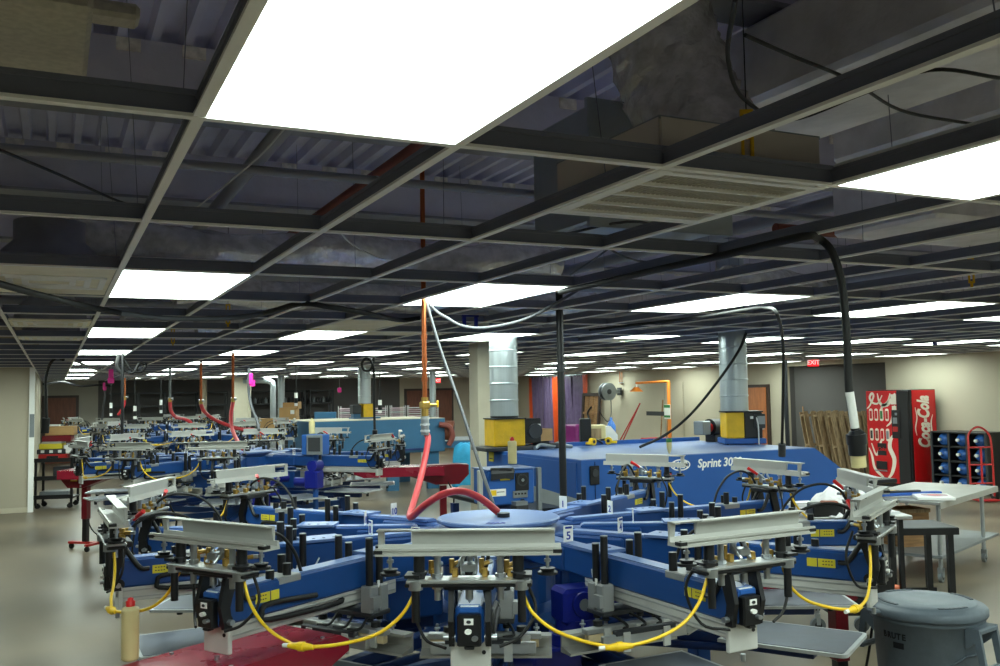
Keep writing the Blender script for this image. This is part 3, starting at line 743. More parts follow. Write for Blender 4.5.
# screens in racks behind the teal dryer
rk = MB()
for k, px in enumerate((346, 362, 379, 397, 414, 430)):
    q = pxd(px, 26.2)
    t = thing('screen_rack', 'white wire rack stacked with printing screens behind the teal dryer, %s from the left' % ('first' if k == 0 else ORD[k]), 'rack', (q.x, q.y, 0), -YAW, 'screen racks behind the teal dryer')
    b = MB()
    for x in (-.19, .19):
        for y in (-.2, .2): b.box((x, y, .85), (.02, .02, 1.7), 'cord_white')
    b.build('frame', t)
    for z in range(12):
        b = MB(); b.box((0, 0, 1.02 + .055 * z), (.37, .38, .022), 'screen_mesh' if (z + k) % 3 else 'cord_white'); b.build('printing_screen', t)
# blue control cabinet
q = pxd(325, 22)
t = thing('control_cabinet', 'flat blue control cabinet standing left of the teal dryer blower', 'cabinet', (q.x, q.y, 0), -YAW)
b = MB(); b.box((0, 0, 1.5), (.5, .12, .24), 'teal', .008); b.box((0, 0, .7), (.08, .08, 1.4), 'navy'); b.box((0, 0, .03), (.4, .4, .06), 'navy'); b.build('body', t); b = MB(); b.box((-.02, -.063, 1.5), (.42, .006, .18), 'teal'); b.build('door', t)
# boxes on a table
q = pxd(280, 24)
t = thing('work_table', 'steel table carrying cardboard boxes near the far cream column', 'table', (q.x, q.y, 0), -YAW)
b = MB(); b.box((0, 0, 1.12), (1.3, .7, .05), 'steel_grey'); b.build('tabletop', t)
for x in (-.6, .6):
    for y in (-.3, .3): b = MB(); b.box((x, y, .55), (.05, .05, 1.1), 'steel_grey'); b.build('leg', t)
def carton(px, d, z, w, dd, h, label, rz=-YAW, flaps=False):
    q = pxd(px, d); b = MB(); b.box((0, 0, h / 2), (w, dd, h), 'cardboard'); b.box((0, 0, h + .001), (w, dd, .003), 'cardboard_dark'); b.box((w * .3, -dd / 2 - .002, h * .5), (.1, .003, .1), 'white')
    if flaps:
        b.box((w / 2 + .05, 0, h + .06), (.02, dd, .18), 'cardboard', T=Matrix.Rotation(0, 4, 'Y')); b.box((0, dd / 2, h + .06), (w, .01, .14), 'cardboard')
    obj1(b, 'cardboard_box', label, 'box', 'cardboard boxes near the far column', (q.x, q.y, z), rz)
carton(271, 23.9, 1.147, .62, .4, .3, 'long closed cardboard box, left one on the far steel table')
carton(289, 24.0, 1.147, .44, .4, .34, 'square cardboard box under an open one on the far steel table')
carton(289, 24.0, 1.493, .42, .4, .22, 'open cardboard box on top of another on the far steel table', flaps=True)
# columns
q = pxd(482.5, 11.7); b = MB(); b.box((0, 0, 1.87), (.27, .27, 3.7), 'column_paint', .006); struct(b.build('column_1', None, (q.x, q.y, 0), .0))
q = pxd(242.5, 29); b = MB(); b.box((0, 0, 1.87), (.46, .3, 3.7), 'column_paint', .006); struct(b.build('column_2', None, (q.x, q.y, 0), -YAW))
q = pxd(204.5, 30.5); b = MB(); b.box((0, 0, 1.87), (.14, .14, 3.7), 'column_paint', .006); struct(b.build('column_3', None, (q.x, q.y, 0), -YAW))

# ------------------------------------------------------------------ flash cure units
def flash(p, ang, x0, x1, label, tilt=0, stk=(-.16, .14), w=.5, ztop=1.05):
    t = thing('flash_cure_unit', label, 'flash dryer', (p[0], p[1], 0), ang, 'maroon flash cure units')
    b = MB(); T = frame((0, w / 2, 0), (1, 0, 0), (0, 0, 1))
    z = ztop
    b.prism([(x0, z - .12), (x1 - .12, z - .12), (x1, z - .075), (x1, z - .03), (x1 - .05, z - .004), (x0, z - .004)], w, T, 'maroon')
    for q in (-w / 2 + .03, w / 2 - .03):
        for x in (x1 - .12, (x0 + x1) / 2): b.cyl((x, q, z - .004), (x, q, z + .002), .008, 'zinc')
    b.build('heater_panel', t)
    b = MB(); b.prism([(stk[0] - .12, z - .12), (stk[0] - .12, z + .0), (stk[0], z + .01), (stk[1] + .2, z + .002), (stk[1] + .32, z - .13), (stk[1], z - .24), (stk[0], z - .24)], w * .52, frame((0, w * .26, 0), (1, 0, 0), (0, 0, 1)), 'maroon_face')
    b.build('control_housing', t)
    b = MB(); b.box((stk[0] + .1, -w * .26 - .003, z - .1), (.1, .004, .1), 'yellow_label'); b.box((stk[0] + .1, -w * .26 - .006, z - .12), (.08, .002, .03), 'white'); b.build('warning_label', t)
    b = MB(); b.box((0, 0, .62), (.085, .085, .44), 'maroon_face', .004); b.build('column_sleeve', t)
    b = MB(); b.box((0, 0, .27), (.065, .065, .4), 'black'); b.build('inner_post', t)
    b = MB(); b.box((0, 0, .085), (.5, .08, .03), 'toolbox_red', .004); b.box((.2, 0, .085), (.06, .5, .03), 'toolbox_red', .004); b.build('base', t)
    for x, y in ((-.22, 0), (.2, -.23), (.2, .23)):
        b = MB(); b.cyl((x - .0, y - .012, .035), (x, y + .012, .035), .035, 'rubber', n=16); b.box((x, y, .065), (.02, .03, .03), 'black'); b.build('caster', t)
    b = MB(); b.tube([(-.05, .1, ztop - .2), (-.12, .16, .7), (-.05, .14, .3), (.1, .2, .12), (.3, .3, .012)], .008, 'rubber', n=6); b.build('power_cable', t)
fp = W(-.75 - .555 * 1.15, 3.92 - .832 * 1.15)
fp += W(-.832 * .05, .555 * .05)
flash(fp, math.atan2(.511, .859), 0, 1.15, 'maroon flash cure unit with a broad flat top, in the lower left foreground', stk=(-.3, .0), w=.39)
v = W(-.985, -.17) ; q = pxd(441, 12)
flash(q, math.atan2(v.y, v.x), 0, 1.12, 'maroon flash cure unit standing alone in front of the teal dryer', w=.42, stk=(-.2, .1), ztop=1.1)
v = W(1, -.25); q = pxd(88, 12.75)
flash(q, math.atan2(v.y, v.x), -.32, .5, 'maroon flash cure unit on a tall post by the left walkway', w=.36, stk=(-.22, .0), ztop=1.06)
v = W(-.98, -.25); q = pxd(827, 5.62)
flash(q, math.atan2(v.y, v.x), 0, .75, 'maroon flash cure unit tucked under the right heads of the nearest press', w=.42, stk=(-.05, .2), ztop=1.0)
q = atz(130, 660, 1.052); squeeze_bottle(q, 'large cream squeeze bottle with red cap on the foreground flash unit', .222, .031)
q = pxd(311.5, 10.4); squeeze_bottle((q.x, q.y, 1.582), 'cream squeeze bottle on the grey screen of the second press', .17, .033, 'bottle_cream')

# operator screen of the second press
q = pxd(315, 10.3)
t = thing('operator_console', 'grey and blue operator screen box on a stalk beside the second press', 'control screen', (q.x, q.y, -.06), -YAW - .35)
b = MB(); b.box((0, 0, 1.53), (.26, .16, .22), 'blue_flat', .01); b.build('housing', t)
b = MB(); b.box((.04, -.085, 1.53), (.2, .015, .215), 'steel_grey', .006); b.box((.04, -.094, 1.535), (.15, .004, .15), 'dark_grey'); b.build('screen', t)
b = MB(); b.cyl((0, 0, 1.42), (0, 0, .1), .03, 'blue_flat'); b.cyl((0, 0, .06), (0, 0, .12), .2, 'navy', n=20, r2=.12); b.build('stalk', t)
b = MB(); b.cyl((0, -.08, 1.3), (0, .08, 1.3), .06, 'motor_blue', n=20); b.box((-.02, 0, 1.15), (.16, .16, .2), 'motor_blue', .015); b.cyl((-.1, 0, 1.12), (-.25, 0, 1.12), .05, 'motor_blue', n=16); b.build('gear_motor', t)

# ------------------------------------------------------------------ wheeled bin
q = atz(926, 606, .82)
t = thing('trash_can', 'large round grey lidded trash can with side handles, lower right corner', 'trash can', (q.x, q.y, 0), math.atan2(-q.y, -q.x)); t.scale = (.95, .95, 1)
b = MB(); b.lathe([(.235, 0), (.24, .01), (.262, .4), (.285, .76), (.30, .765), (.302, .80), (.29, .80)], 'bin_grey', n=48)
# raised belly band
for k in range(25):
    a0 = -1.45 + k * .12; z0 = .62 if k < 7 else (.62 - (k - 6) * .016 if k < 13 else (.51 if k < 21 else .51 - (k - 20) * .06))
    a1 = a0 + .12; k1 = k + 1; z1 = .62 if k1 < 7 else (.62 - (k1 - 6) * .016 if k1 < 13 else (.51 if k1 < 21 else .51 - (k1 - 20) * .06))
    def rr(z): return .262 + (z - .4) * .064 + .003
    b.tube([(rr(z0) * math.cos(-a0), rr(z0) * math.sin(-a0), z0), (rr(z1) * math.cos(-a1), rr(z1) * math.sin(-a1), z1)], .007, 'bin_dark', n=6, smooth_path=False)
b.build('body', t)
b = MB(); b.lathe([(.27, .79), (.312, .79), (.318, .80), (.318, .825), (.305, .84), (.268, .842), (.262, .85), (.255, .856), (.20, .858), (.19, .862), (.12, .866), (.105, .862), (.001, .862)], 'bin_grey', n=48)
for a in (.3, 1.9, 3.5, 5.0):
    for k in range(6):
        aa = a + k * .12; b.box((0, 0, 0), (.022, .03, .008), 'bin_dark', .003, T=Matrix.Rotation(aa, 4, 'Z') @ Matrix.Translation((.245, 0, .857)))
b.build('lid', t)
b = MB()
for k, ch in enumerate('BRUTE'):
    a = -.80 + k * .105 - .05; r = .2835
    put_text(b, ch, (r * math.cos(a), r * math.sin(a), .70), (-math.sin(a), math.cos(a), 0), (0, 0, 1), .042, 'ink_black', bold=.04)
for k in range(3):
    a = -.62 + k * .07; b.box((0, 0, 0), (.004, .022, .03), 'ink_black', T=Matrix.Rotation(a, 4, 'Z') @ Matrix.Translation((.281, 0, .655)))
b.build('lettering', t)
for a in (1.05, 1.05 + PI):
    b = MB(); T = Matrix.Rotation(a, 4, 'Z'); b.T = T
    b.box((.315, 0, .755), (.07, .2, .03), 'bin_grey', .008)
    for s in (-1, 1): b.prism([(.27, .77), (.345, .77), (.375, .58), (.36, .55), (.345, .56), (.32, .70), (.27, .66)], .022, frame((0, s * .09 + .011, 0), (1, 0, 0), (0, 0, 1)), 'bin_grey')
    b.box((.355, 0, .565), (.035, .2, .03), 'bin_grey', .01); b.build('handle', t)
b = MB(); b.T = Matrix.Rotation(-.95, 4, 'Z'); b.box((.325, 0, .815), (.05, .09, .022), 'bin_grey', .008); b.build('lid_tab', t)

# ------------------------------------------------------------------ right side tables
def caster(b, x, y, r=.05):
    b.cyl((x, y - .018, r), (x, y + .018, r), r, 'steel_grey', n=20); b.cyl((x, y - .02, r), (x, y + .02, r), r * .5, 'dark_grey', n=14); b.box((x, y, r + .05), (.03, .06, .09), 'zinc'); b.cyl((x, y, r + .08), (x, y, r + .13), .02, 'zinc')
p0 = W(4.45, 9.65); dv = W(.68, .733); dv.z = 0
t = thing('work_table', 'grey steel work table on casters with lower shelf, right side', 'table', (p0.x, p0.y, 0), math.atan2(dv.y, dv.x))
L_, D_ = 2.0, .95
b = MB(); b.box((L_ / 2 - .08, D_ / 2 - .05, .80), (L_, D_, .03), 'table_top', .004); b.box((L_ / 2 - .08, -.045, .775), (L_, .012, .05), 'table_top'); b.build('tabletop', t)
b = MB(); b.box((L_ / 2 - .08, D_ / 2 - .05, .26), (L_ - .02, D_ - .02, .03), 'steel_grey', .004); b.build('shelf', t)
for x in (0, 1.45):
    for y in (0, D_ - .12):
        b = MB(); b.cyl((x, y, .15), (x, y, .79), .022, 'zinc'); b.build('leg', t); b = MB(); caster(b, x, y); b.build('caster', t)
TT = t
def on_table(x, y, z=.816): m = Matrix.Rotation(math.atan2(dv.y, dv.x), 4, 'Z'); v = m @ Vector((x, y, 0)); return (p0.x + v.x, p0.y + v.y, z)
tz = math.atan2(dv.y, dv.x)
b = MB(); b.box((0, 0, .02), (.42, .36, .03), 'white_gloss', .004); b.cyl((.03, -.02, .035), (.03, -.02, .037), .13, 'screen_mesh', n=24); b.cyl((.03, -.02, .037), (.03, -.02, .038), .07, 'coke_red', n=24); obj1(b, 'printed_screen', 'pale pink and white printed sheet board on the left end of the work table', 'board', loc=on_table(.22, .12), rz=tz + .5)
b = MB(); b.box((0, 0, .03), (.95, .1, .03), 'blue_cloth', .006); b.box((-.1, .02, .055), (.7, .06, .02), 'dark_grey', .004); obj1(b, 'blue_squeegee', 'long blue squeegee bar lying along the left end of the work table', 'squeegee', loc=on_table(.2, .45), rz=-YAW + .2)
b = MB(); b.box((0, 0, .02), (.2, .1, .03), 'yellow', .01); b.box((.12, 0, .02), (.06, .06, .025), 'dark_grey', .005); obj1(b, 'tape_measure', 'yellow tool lying beside the blue squeegee on the work table', 'tool', loc=on_table(.42, .62), rz=.3)
t = thing('wooden_crate', 'open brown wooden crate on the lower shelf of the work table', 'crate', on_table(.45, .5, .276), tz - .6)
b = MB()
for y in (-.15, .15): b.box((0, y, .2), (.36, .02, .4), 'wood')
b.box((-.17, 0, .2), (.02, .3, .4), 'wood'); b.box((.17, 0, .2), (.02, .3, .4), 'wood'); b.box((0, 0, .01), (.34, .3, .02), 'wood'); b.box((0, -.165, .38), (.38, .02, .04), 'wood_old'); b.build('body', t)
# black stand
q = pxd(903, 8.7)
t = thing('metal_stand', 'black metal stand between the press and the grey work table', 'stand', (q.x, q.y, 0), -YAW)
b = MB(); b.box((0, 0, .72), (.62, .5, .03), 'dark_grey', .004); b.box((0, -.25, .70), (.62, .02, .06), 'black'); b.build('tabletop', t)
for x in (-.28, .24):
    for y in (-.22, .22): b = MB(); b.box((x, y, .35), (.05, .05, .7), 'black'); b.build('leg', t)
b = MB(); b.box((0, -.22, .06), (.6, .03, .1), 'black'); b.box((0, .22, .06), (.6, .03, .1), 'black'); b.build('rail', t)
# black cart with a white cloth
q = pxd(842, 7.6)
t = thing('utility_cart', 'black utility cart behind the right heads, holding a white cloth and orange bucket', 'cart', (q.x, q.y, 0), -YAW)
b = MB(); b.box((0, 0, .98), (.8, .5, .03), 'table_top', .005); b.build('top_shelf', t)
b = MB(); b.box((0, 0, .40), (.5, .46, .34), 'black', .01); b.box((.2, 0, .22), (.36, .46, .05), 'black', .01); b.build('cabinet', t)
for x in (-.22, .32):
    for y in (-.2, .2): b = MB(); b.box((x, y, .58), (.035, .035, .8), 'black'); b.build('leg', t); b = MB(); caster(b, x if x < 0 else .14, y, .06); b.build('caster', t)
def cart_at(dx, dy, z): v = Matrix.Rotation(-YAW, 4, 'Z') @ Vector((dx, dy, 0)); return (q.x + v.x, q.y + v.y, z)
b = MB(); b.lathe([(.07, 0), (.085, .17), (.09, .18), (.001, .182)], 'hot_orange', n=24); obj1(b, 'orange_bucket', 'orange bucket on the lower deck of the black cart', 'bucket', loc=cart_at(.27, -.1, .245))
b = MB()
N = 14; vs = []
for i in range(N + 1):
    for j in range(N + 1):
        u, v = i / N * 2 - 1, j / N * 2 - 1; r = math.hypot(u, v)
        vs.append((u * .34, v * .22, max(.004, .25 * (1 - r * r * .75) + .022 * math.sin(7 * u + 3 * v) + .02 * math.sin(11 * v - 4 * u)) if r < 1.1 else .004))
vs += [(x, y, 0) for x, y, z in vs]; M1 = (N + 1) ** 2
fs = [(i * (N + 1) + j, (i + 1) * (N + 1) + j, (i + 1) * (N + 1) + j + 1, i * (N + 1) + j + 1) for i in range(N) for j in range(N)]
b.add(vs[:M1], fs, 'cloth_white', True); b.add(vs[M1:], [f[::-1] for f in fs], 'cloth_white')
obj1(b, 'white_cloth', 'crumpled white cloth heaped on the black cart, in front of the dryer end', 'cloth', loc=cart_at(.0, .02, .996))
b = MB(); b.box((0, 0, .05), (.24, .16, .1), 'black', .01); b.box((.03, -.01, .1), (.12, .1, .03), 'brick_brown', .01); obj1(b, 'tool_tray', 'black and rust-red tray beside the white cloth on the cart', 'tray', loc=cart_at(-.25, -.17, .996), rz=-YAW)
b = MB()
for k in range(4): b.box((0, .004 * k, .012 + .018 * k), (.2 - .02 * (k % 2), .14, .014), 'cloth_white')
obj1(b, 'paper_stack', 'small stack of white cloths at the left end of the cart', 'cloths', loc=cart_at(-.33, .12, .996), rz=-.3)

# ------------------------------------------------------------------ drinks machine
MX0, MX1, MY0, MY1, MH = 15.1, 15.85, 13.1, 14.15, 1.93
t = thing('vending_machine', 'red soft drink vending machine with white script lettering against the right wall', 'vending machine', (MX0, MY0, 0))
dxm, dym = MX1 - MX0, MY1 - MY0
b = MB(); b.box((dxm / 2 + .01, dym / 2, MH / 2), (dxm - .02, dym, MH), 'coke_dark', .01); b.box((dxm / 2 + .03, -.004, MH / 2), (dxm - .1, .01, MH - .03), 'coke_red', .003); b.build('cabinet', t)
b = MB(); b.box((-.012, .66, MH / 2 + .03), (.03, .76, MH - .1), 'coke_red', .006)
TF = frame((-.029, 1.04, 0), (0, -1, 0), (0, 0, 1))     # x: towards the camera side, y up
def wv(a, c): return lambda u: a + (c - a) * math.sin(PI * u)
ribbon(b, [(.02, 1.55), (.1, 1.62), (.2, 1.80), (.16, 1.86), (.1, 1.78), (.16, 1.68), (.3, 1.66), (.42, 1.82)], wv(.02, .05), TF, 'cream_ink')
ribbon(b, [(.3, 1.86), (.34, 1.7), (.44, 1.62), (.56, 1.7), (.62, 1.86)], wv(.02, .06), TF, 'cream_ink')
ribbon(b, [(.36, 1.45), (.42, 1.6), (.55, 1.64), (.7, 1.8), (.74, 1.86)], wv(.03, .07), TF, 'cream_ink')
ribbon(b, [(.5, 1.2), (.62, 1.3), (.68, 1.5), (.72, 1.62)], wv(.02, .05), TF, 'cream_ink')
ribbon(b, [(.48, .15), (.60, .3), (.66, .55), (.56, .78), (.60, .95), (.72, 1.08)], wv(.03, .1), TF, 'cream_ink')
ribbon(b, [(.03, .75), (.1, .6), (.16, .35), (.36, .18), (.42, .08)], wv(.02, .06), TF, 'cream_ink')
ribbon(b, [(.1, .85), (.22, .62), (.34, .88), (.42, 1.02)], wv(.02, .05), TF, 'cream_ink')
b.build('front_panel', t)
for r in range(2):
    for c in range(4):
        b = MB(); x0 = .12 + .135 * c; z0 = 1.43 - .4 * r
        n = 16; vs = [(x0 + .042 * math.cos(2 * PI * i / n), z0 + (.085 if math.sin(2 * PI * i / n) > 0 else -.085) + .04 * math.sin(2 * PI * i / n), 0) for i in range(n)]
        b.prism([(v[0], v[1]) for v in vs], .012, TF, 'cream_ink'); b.prism([(x0 - .028, z0 - .08), (x0 + .028, z0 - .08), (x0 + .028, z0 + .08), (x0 - .028, z0 + .08)], .016, TF, ['toolbox_red', 'coke_red', 'green', 'toolbox_red', 'dark_grey', 'brick_brown', 'coke_red', 'steel_grey'][4 * r + c]); b.build('selection_button', t)
b = MB(); b.prism([(.26, .62), (.47, .62), (.47, .86), (.26, .86)], .012, TF, 'coke_dark'); put_text(b, 'Coke', (-.043, 1.04 - .365, .74), (0, -1, 0), (0, 0, 1), .1, 'coke_red', shear=.3, bold=.02); b.build('advert_panel', t)
b = MB(); b.prism([(.22, .34), (.48, .34), (.48, .5), (.22, .5)], .02, TF, 'coke_dark', None); b.box((-.03, .72, .31), (.03, .3, .02), 'steel_grey'); b.build('dispenser_slot', t)
b = MB(); b.box((-.012, .14, MH / 2 + .03), (.03, .27, MH - .1), 'coke_dark', .006); b.build('door_column', t)
b = MB(); b.box((-.035, .30, 1.25), (.02, .2, .56), 'coke_dark', .006); b.box((-.048, .31, 1.32), (.01, .1, .12), 'steel_grey'); b.box((-.05, .31, 1.15), (.01, .12, .1), 'toolbox_red'); b.box((-.05, .28, 1.45), (.01, .05, .05), 'steel_grey'); b.build('coin_panel', t)
b = MB(); b.box((-.035, .34, 1.74), (.01, .13, .2), 'cream_ink'); b.box((-.035, .33, 1.55), (.01, .1, .12), 'cream_ink'); b.build('price_card', t)
b = MB(); put_text(b, 'Coca-Cola', (.39, -.012, 1.28), (0, 0, 1), (-1, 0, 0), .235, 'cream_ink', shear=.3, bold=.04, sy=1.9)
TS = frame((.39, -.011, 1.28), (0, 0, 1), (-1, 0, 0))
ribbon(b, [(-.5, -.15), (-.4, -.24), (-.2, -.2), (0, -.19), (.15, -.24)], wv(.012, .04), TS, 'cream_ink')
ribbon(b, [(-.25, .22), (-.1, .25), (.1, .2), (.3, .24)], wv(.01, .03), TS, 'cream_ink')
b.build('side_lettering', t)
b = MB()
for x in (.08, .62):
    for y in (.1, .9): b.box((x, y, .02), (.06, .06, .05), 'black')
b.build('foot', t)
# water jug rack
rx, ry0, rn = 15.25, 11.6, 3
t = thing('bottle_rack', 'black rack of stacked crates holding blue water jugs, right of the vending machine', 'rack', (rx, ry0, 0)); t.scale.z = .95
b = MB()
for z in range(5): b.box((.3, .58, .03 + .285 * z), (.55, 1.18, .035), 'black', .005)
for y in (0, .39, .78, 1.16): b.box((.3, y, .6), (.5, .03, 1.16), 'black'); b.box((.03, y, .6), (.03, .045, 1.16), 'dark_grey')
b.build('crate', t)
bj = MB(); 
bj.v = []; bj.lathe([(.02, 0), (.024, .0), (.026, .05), (.05, .07), (.105, .1), (.12, .13), (.12, .2), (.114, .21), (.12, .22), (.12, .3), (.114, .31), (.12, .32), (.12, .42), (.1, .44), (.001, .44)], 'jug', n=20); JG = bj.data('body')
bj = MB(); bj.lathe([(.028, -.02), (.03, -.018), (.03, .03), (.001, .03)], 'white', n=16); JC = bj.data('cap')
rown = ['bottom', 'second', 'third', 'top']; coln = ['near', 'middle', 'far']
for r in range(4):
    for c in range(3):
        j = thing('water_jug', 'blue water jug with white cap, %s row, %s column of the black rack' % (rown[r], coln[c]), 'water jug', (rx + .02, ry0 + .195 + .39 * c, (.17 + .285 * r) * .95), group='water jugs in the black rack')
        j.rotation_euler = (0, PI / 2, 0); link(JG, 'body', j); link(JC, 'cap', j)
# hand truck
q = pxd(975, 16.3)
t = thing('hand_truck', 'red hand truck parked in front of the water jug rack', 'hand truck', (q.x, q.y, 0), -YAW)
b = MB(); b.tube([(-.2, 0, .08), (-.2, .02, .9), (-.17, .05, 1.15), (0, .06, 1.27), (.17, .05, 1.15), (.2, .02, .9), (.2, 0, .08)], .018, 'toolbox_red')
for z in (.3, .62, .92): b.tube([(-.2, .01, z), (.2, .01, z)], .014, 'toolbox_red', smooth_path=False)
b.box((0, 0, .6), (.03, .02, .62), 'toolbox_red')
b.build('frame', t); b = MB(); b.box((0, -.12, .03), (.4, .26, .015), 'toolbox_red'); b.build('toe_plate', t)
for x in (-.25, .25): b = MB(); b.cyl((x - .03, .08, .12), (x + .03, .08, .12), .12, 'rubber', n=20); b.cyl((x - .032, .08, .12), (x + .032, .08, .12), .05, 'steel_grey'); b.build('wheel', t)

# alcove: wooden pallets, broom
def wood_pallet(x, y, tilt, label):
    b = MB()
    for k in range(5): b.box((-.46 + k * .23, 0, .75), (.13, .02, 1.5), 'wood_old')
    for z in (.08, .75, 1.42): b.box((0, .055, z), (1.06, .09, .045), 'wood_old')
    for k in range(4): b.box((-.48 + k * .32, .11, .75), (.1, .02, 1.5), 'wood_old')
    o = obj1(b, 'wooden_pallet', label, 'pallet', 'wooden pallets leaning in the alcove', (x, y, 0)); o.rotation_euler = (-tilt, 0, 0)
wood_pallet(15.78, 15.0, .22, 'weathered wooden pallet leaning in the dark alcove, nearest the vending machine')
wood_pallet(15.76, 15.4, .21, 'weathered wooden pallet leaning in the dark alcove, middle of three')
wood_pallet(15.74, 15.8, .20, 'weathered wooden pallet leaning in the dark alcove, farthest from the vending machine')
b = MB(); b.tube([(15.9, 16.75, .05), (16.3, 17.25, 1.55)], .014, 'wood', smooth_path=False); b.box((15.9, 16.75, .05), (.05, .28, .09), 'wood_old'); obj1(b, 'push_broom', 'wooden push broom leaning in the left of the dark alcove', 'broom')
# exit signs
def exit_sign(loc, rz, label, w=.3, h=.2):
    t = thing('exit_sign', label, 'sign', loc, rz, 'red exit signs'); b = MB(); b.box((0, 0, 0), (w, .03, h), 'exit_red', .006); b.build('housing', t)
    b = MB(); put_text(b, 'EXIT', (0, -.018, 0), (1, 0, 0), (0, 0, 1), h * .8, 'exit_white', bold=.02); b.build('lettering', t)
q = pxd(812, 21.0); exit_sign((q.x, q.y, 2.56), -YAW, 'red EXIT sign hanging in front of the dark alcove', .25, .17)
q = pxd(436.5, 32.2); exit_sign((q.x, q.y, 2.46), -YAW, 'red EXIT sign above the far double doors', .24, .16)

# doors on the far walls
def door(n, x, y, rz, w, h, m, leaves=1):
    b = MB(); b.box((0, 0, h / 2 + .03), (w + .16, .06, h + .08), 'door_frame'); f = b.build('door_%d' % n, None, (x, y, 0), rz); struct(f)
    for k in range(leaves):
        lw = w / leaves; cx = -w / 2 + lw * (k + .5)
        b = MB(); b.box((cx, -.045, h / 2), (lw - .012, .04, h - .01), m, .003); l = b.build('door_leaf', f)
        b = MB(); b.cyl((cx + lw * .4 * (1 if k == 0 else -1), -.065, 1.0), (cx + lw * .4 * (1 if k == 0 else -1), -.11, 1.0), .025, 'zinc'); b.build('door_handle', l)
door(1, .2, WY - .04, 0, .9, 2.08, 'door_wood')
door(2, 12.75, WY - .04, 0, 1.8, 2.14, 'door_wood', 2)
door(3, WX - .04, 18.55, -PI / 2, .9, 2.03, 'door_orange')
b = MB(); b.box((0, 0, 1.12), (1.7, .03, 2.24), 'cream_wall'); b.box((.0, -.018, 1.12), (.01, .006, 2.2), 'steel_grey'); struct(b.build('door_4', None, (WX - .03, 22.4, 0), -PI / 2))
# strip curtain
t = thing('strip_curtain', 'purple and orange plastic strip curtain hanging over a doorway in the far right wall', 'curtain', (WX - .08, 28.75, 0))
b = MB(); b.box((0, 0, 2.57), (.06, 4.1, .05), 'galv'); b.build('rail', t)
ns = 16
for k in range(ns):
    y = 1.95 - k * 3.9 / (ns - 1); m = 'curtain_orange' if k in (0, 7, 8, 15) else 'purple'
    b = MB(); vs = []
    for j in range(9):
        z = 2.56 - j * .315
        for i in range(4):
            yy = y + (-.15 + i * .1); xx = .02 * math.sin(i * 1.2 + j * .4 + k) - .02 * (k % 2); vs.append((xx, yy, z))
    fs = [(j * 4 + i, j * 4 + i + 1, (j + 1) * 4 + i + 1, (j + 1) * 4 + i) for j in range(8) for i in range(3)]
    n = len(vs); vs += [(x + .004, yv, z) for x, yv, z in vs]; fs += [tuple(n + q for q in f[::-1]) for f in fs]
    b.add(vs, fs, m, True); b.cyl((-.03, y, 2.55), (-.03, y, 2.5), .012, 'zinc', n=6); b.build('curtain_strip', t)
b = MB()
vs = [(0, -.45 + i * .1, .5 + j * .3) for j in range(4) for i in range(8)]; vs = [(x + .03 * math.sin(i * 1.3), y, z) for i, (x, y, z) in enumerate(vs)]
b.box((0, 0, .475), (.4, .8, .95), 'magenta', .05); obj1(b, 'covered_cart', 'cart under a magenta cloth in front of the strip curtain', 'cart', loc=(15.2, 26.3, 0)); 
# hose reel on the wall
q = Vector((WX - .1, 25.0, 1.78))
def on_wall(px, py):
    r = ray(px, py); k = (WX - .06) / r.x; return OC + r * k
q = on_wall(621, 393); q.z = 1.98
t = thing('hose_reel', 'grey hose reel mounted on the right wall beyond the dryer', 'hose reel', (q.x - .5, q.y, q.z), -YAW + .5); t.scale = (.8, .8, .8)
b = MB(); b.cyl((0, -.1, 0), (0, .1, 0), .3, 'dark_grey', n=28); b.cyl((0, -.13, 0), (0, -.1, 0), .34, 'steel_grey', n=28); b.cyl((0, .1, 0), (0, .13, 0), .34, 'steel_grey', n=28); b.cyl((0, -.15, 0), (0, -.13, 0), .1, 'dark_grey'); b.build('drum', t)
b = MB(); b.box((.4, 0, 0), (.3, .2, .16), 'steel_grey', .01); b.box((.58, 0, 0), (.06, .25, .3), 'dark_grey'); b.build('bracket', t)
b = MB(); b.tube([(-.3, 0, -.05), (-.38, 0, -.4), (-.34, 0, -.8), (-.2, -.02, -1.0), (0, 0, -1.15), (.15, 0, -.9), (.16, 0, -.35), (.1, 0, -.25)], .02, 'dark_grey'); b.build('hose', t)
q2 = on_wall(622, 380)
b = MB(); b.cyl((q2.x, q2.y, 2.2), (q2.x, q2.y, 2.6), .012, 'copper'); b.cyl((q2.x, q2.y + .12, 2.2), (q2.x, q2.y + .12, 2.6), .012, 'copper'); b.box((q2.x, q2.y + .06, 2.25), (.05, .2, .03), 'zinc'); obj1(b, 'copper_pipes', 'pair of thin copper pipes dropping to the wall hose reel', 'pipe')
# wooden framed pallet by curtain
q = on_wall(595, 415)
t = thing('leaning_panel', 'brown wooden framed panel leaning on the wall right of the strip curtain', 'panel', (WX - .32, q.y, 0)); t.rotation_euler = (0, .08, 0)
b = MB()
for y in (-.5, .5): b.box((0, y, .98), (.06, .1, 1.9), 'door_frame')
for z in (.08, 1.9): b.box((0, 0, z), (.06, 1.05, .1), 'door_frame')
for k in range(3): b.box((.02, -.3 + .3 * k, .98), (.03, .24, 1.75), 'wood')
b.box((-.02, 0, 1.3), (.03, .9, .08), 'wood'); b.build('frame', t); b = MB(); b.tube([(-.05, -.1, 1.5), (-.06, .1, 1.3), (-.05, -.05, 1.0), (-.05, .05, .8)], .03, 'black'); b.build('strap', t)
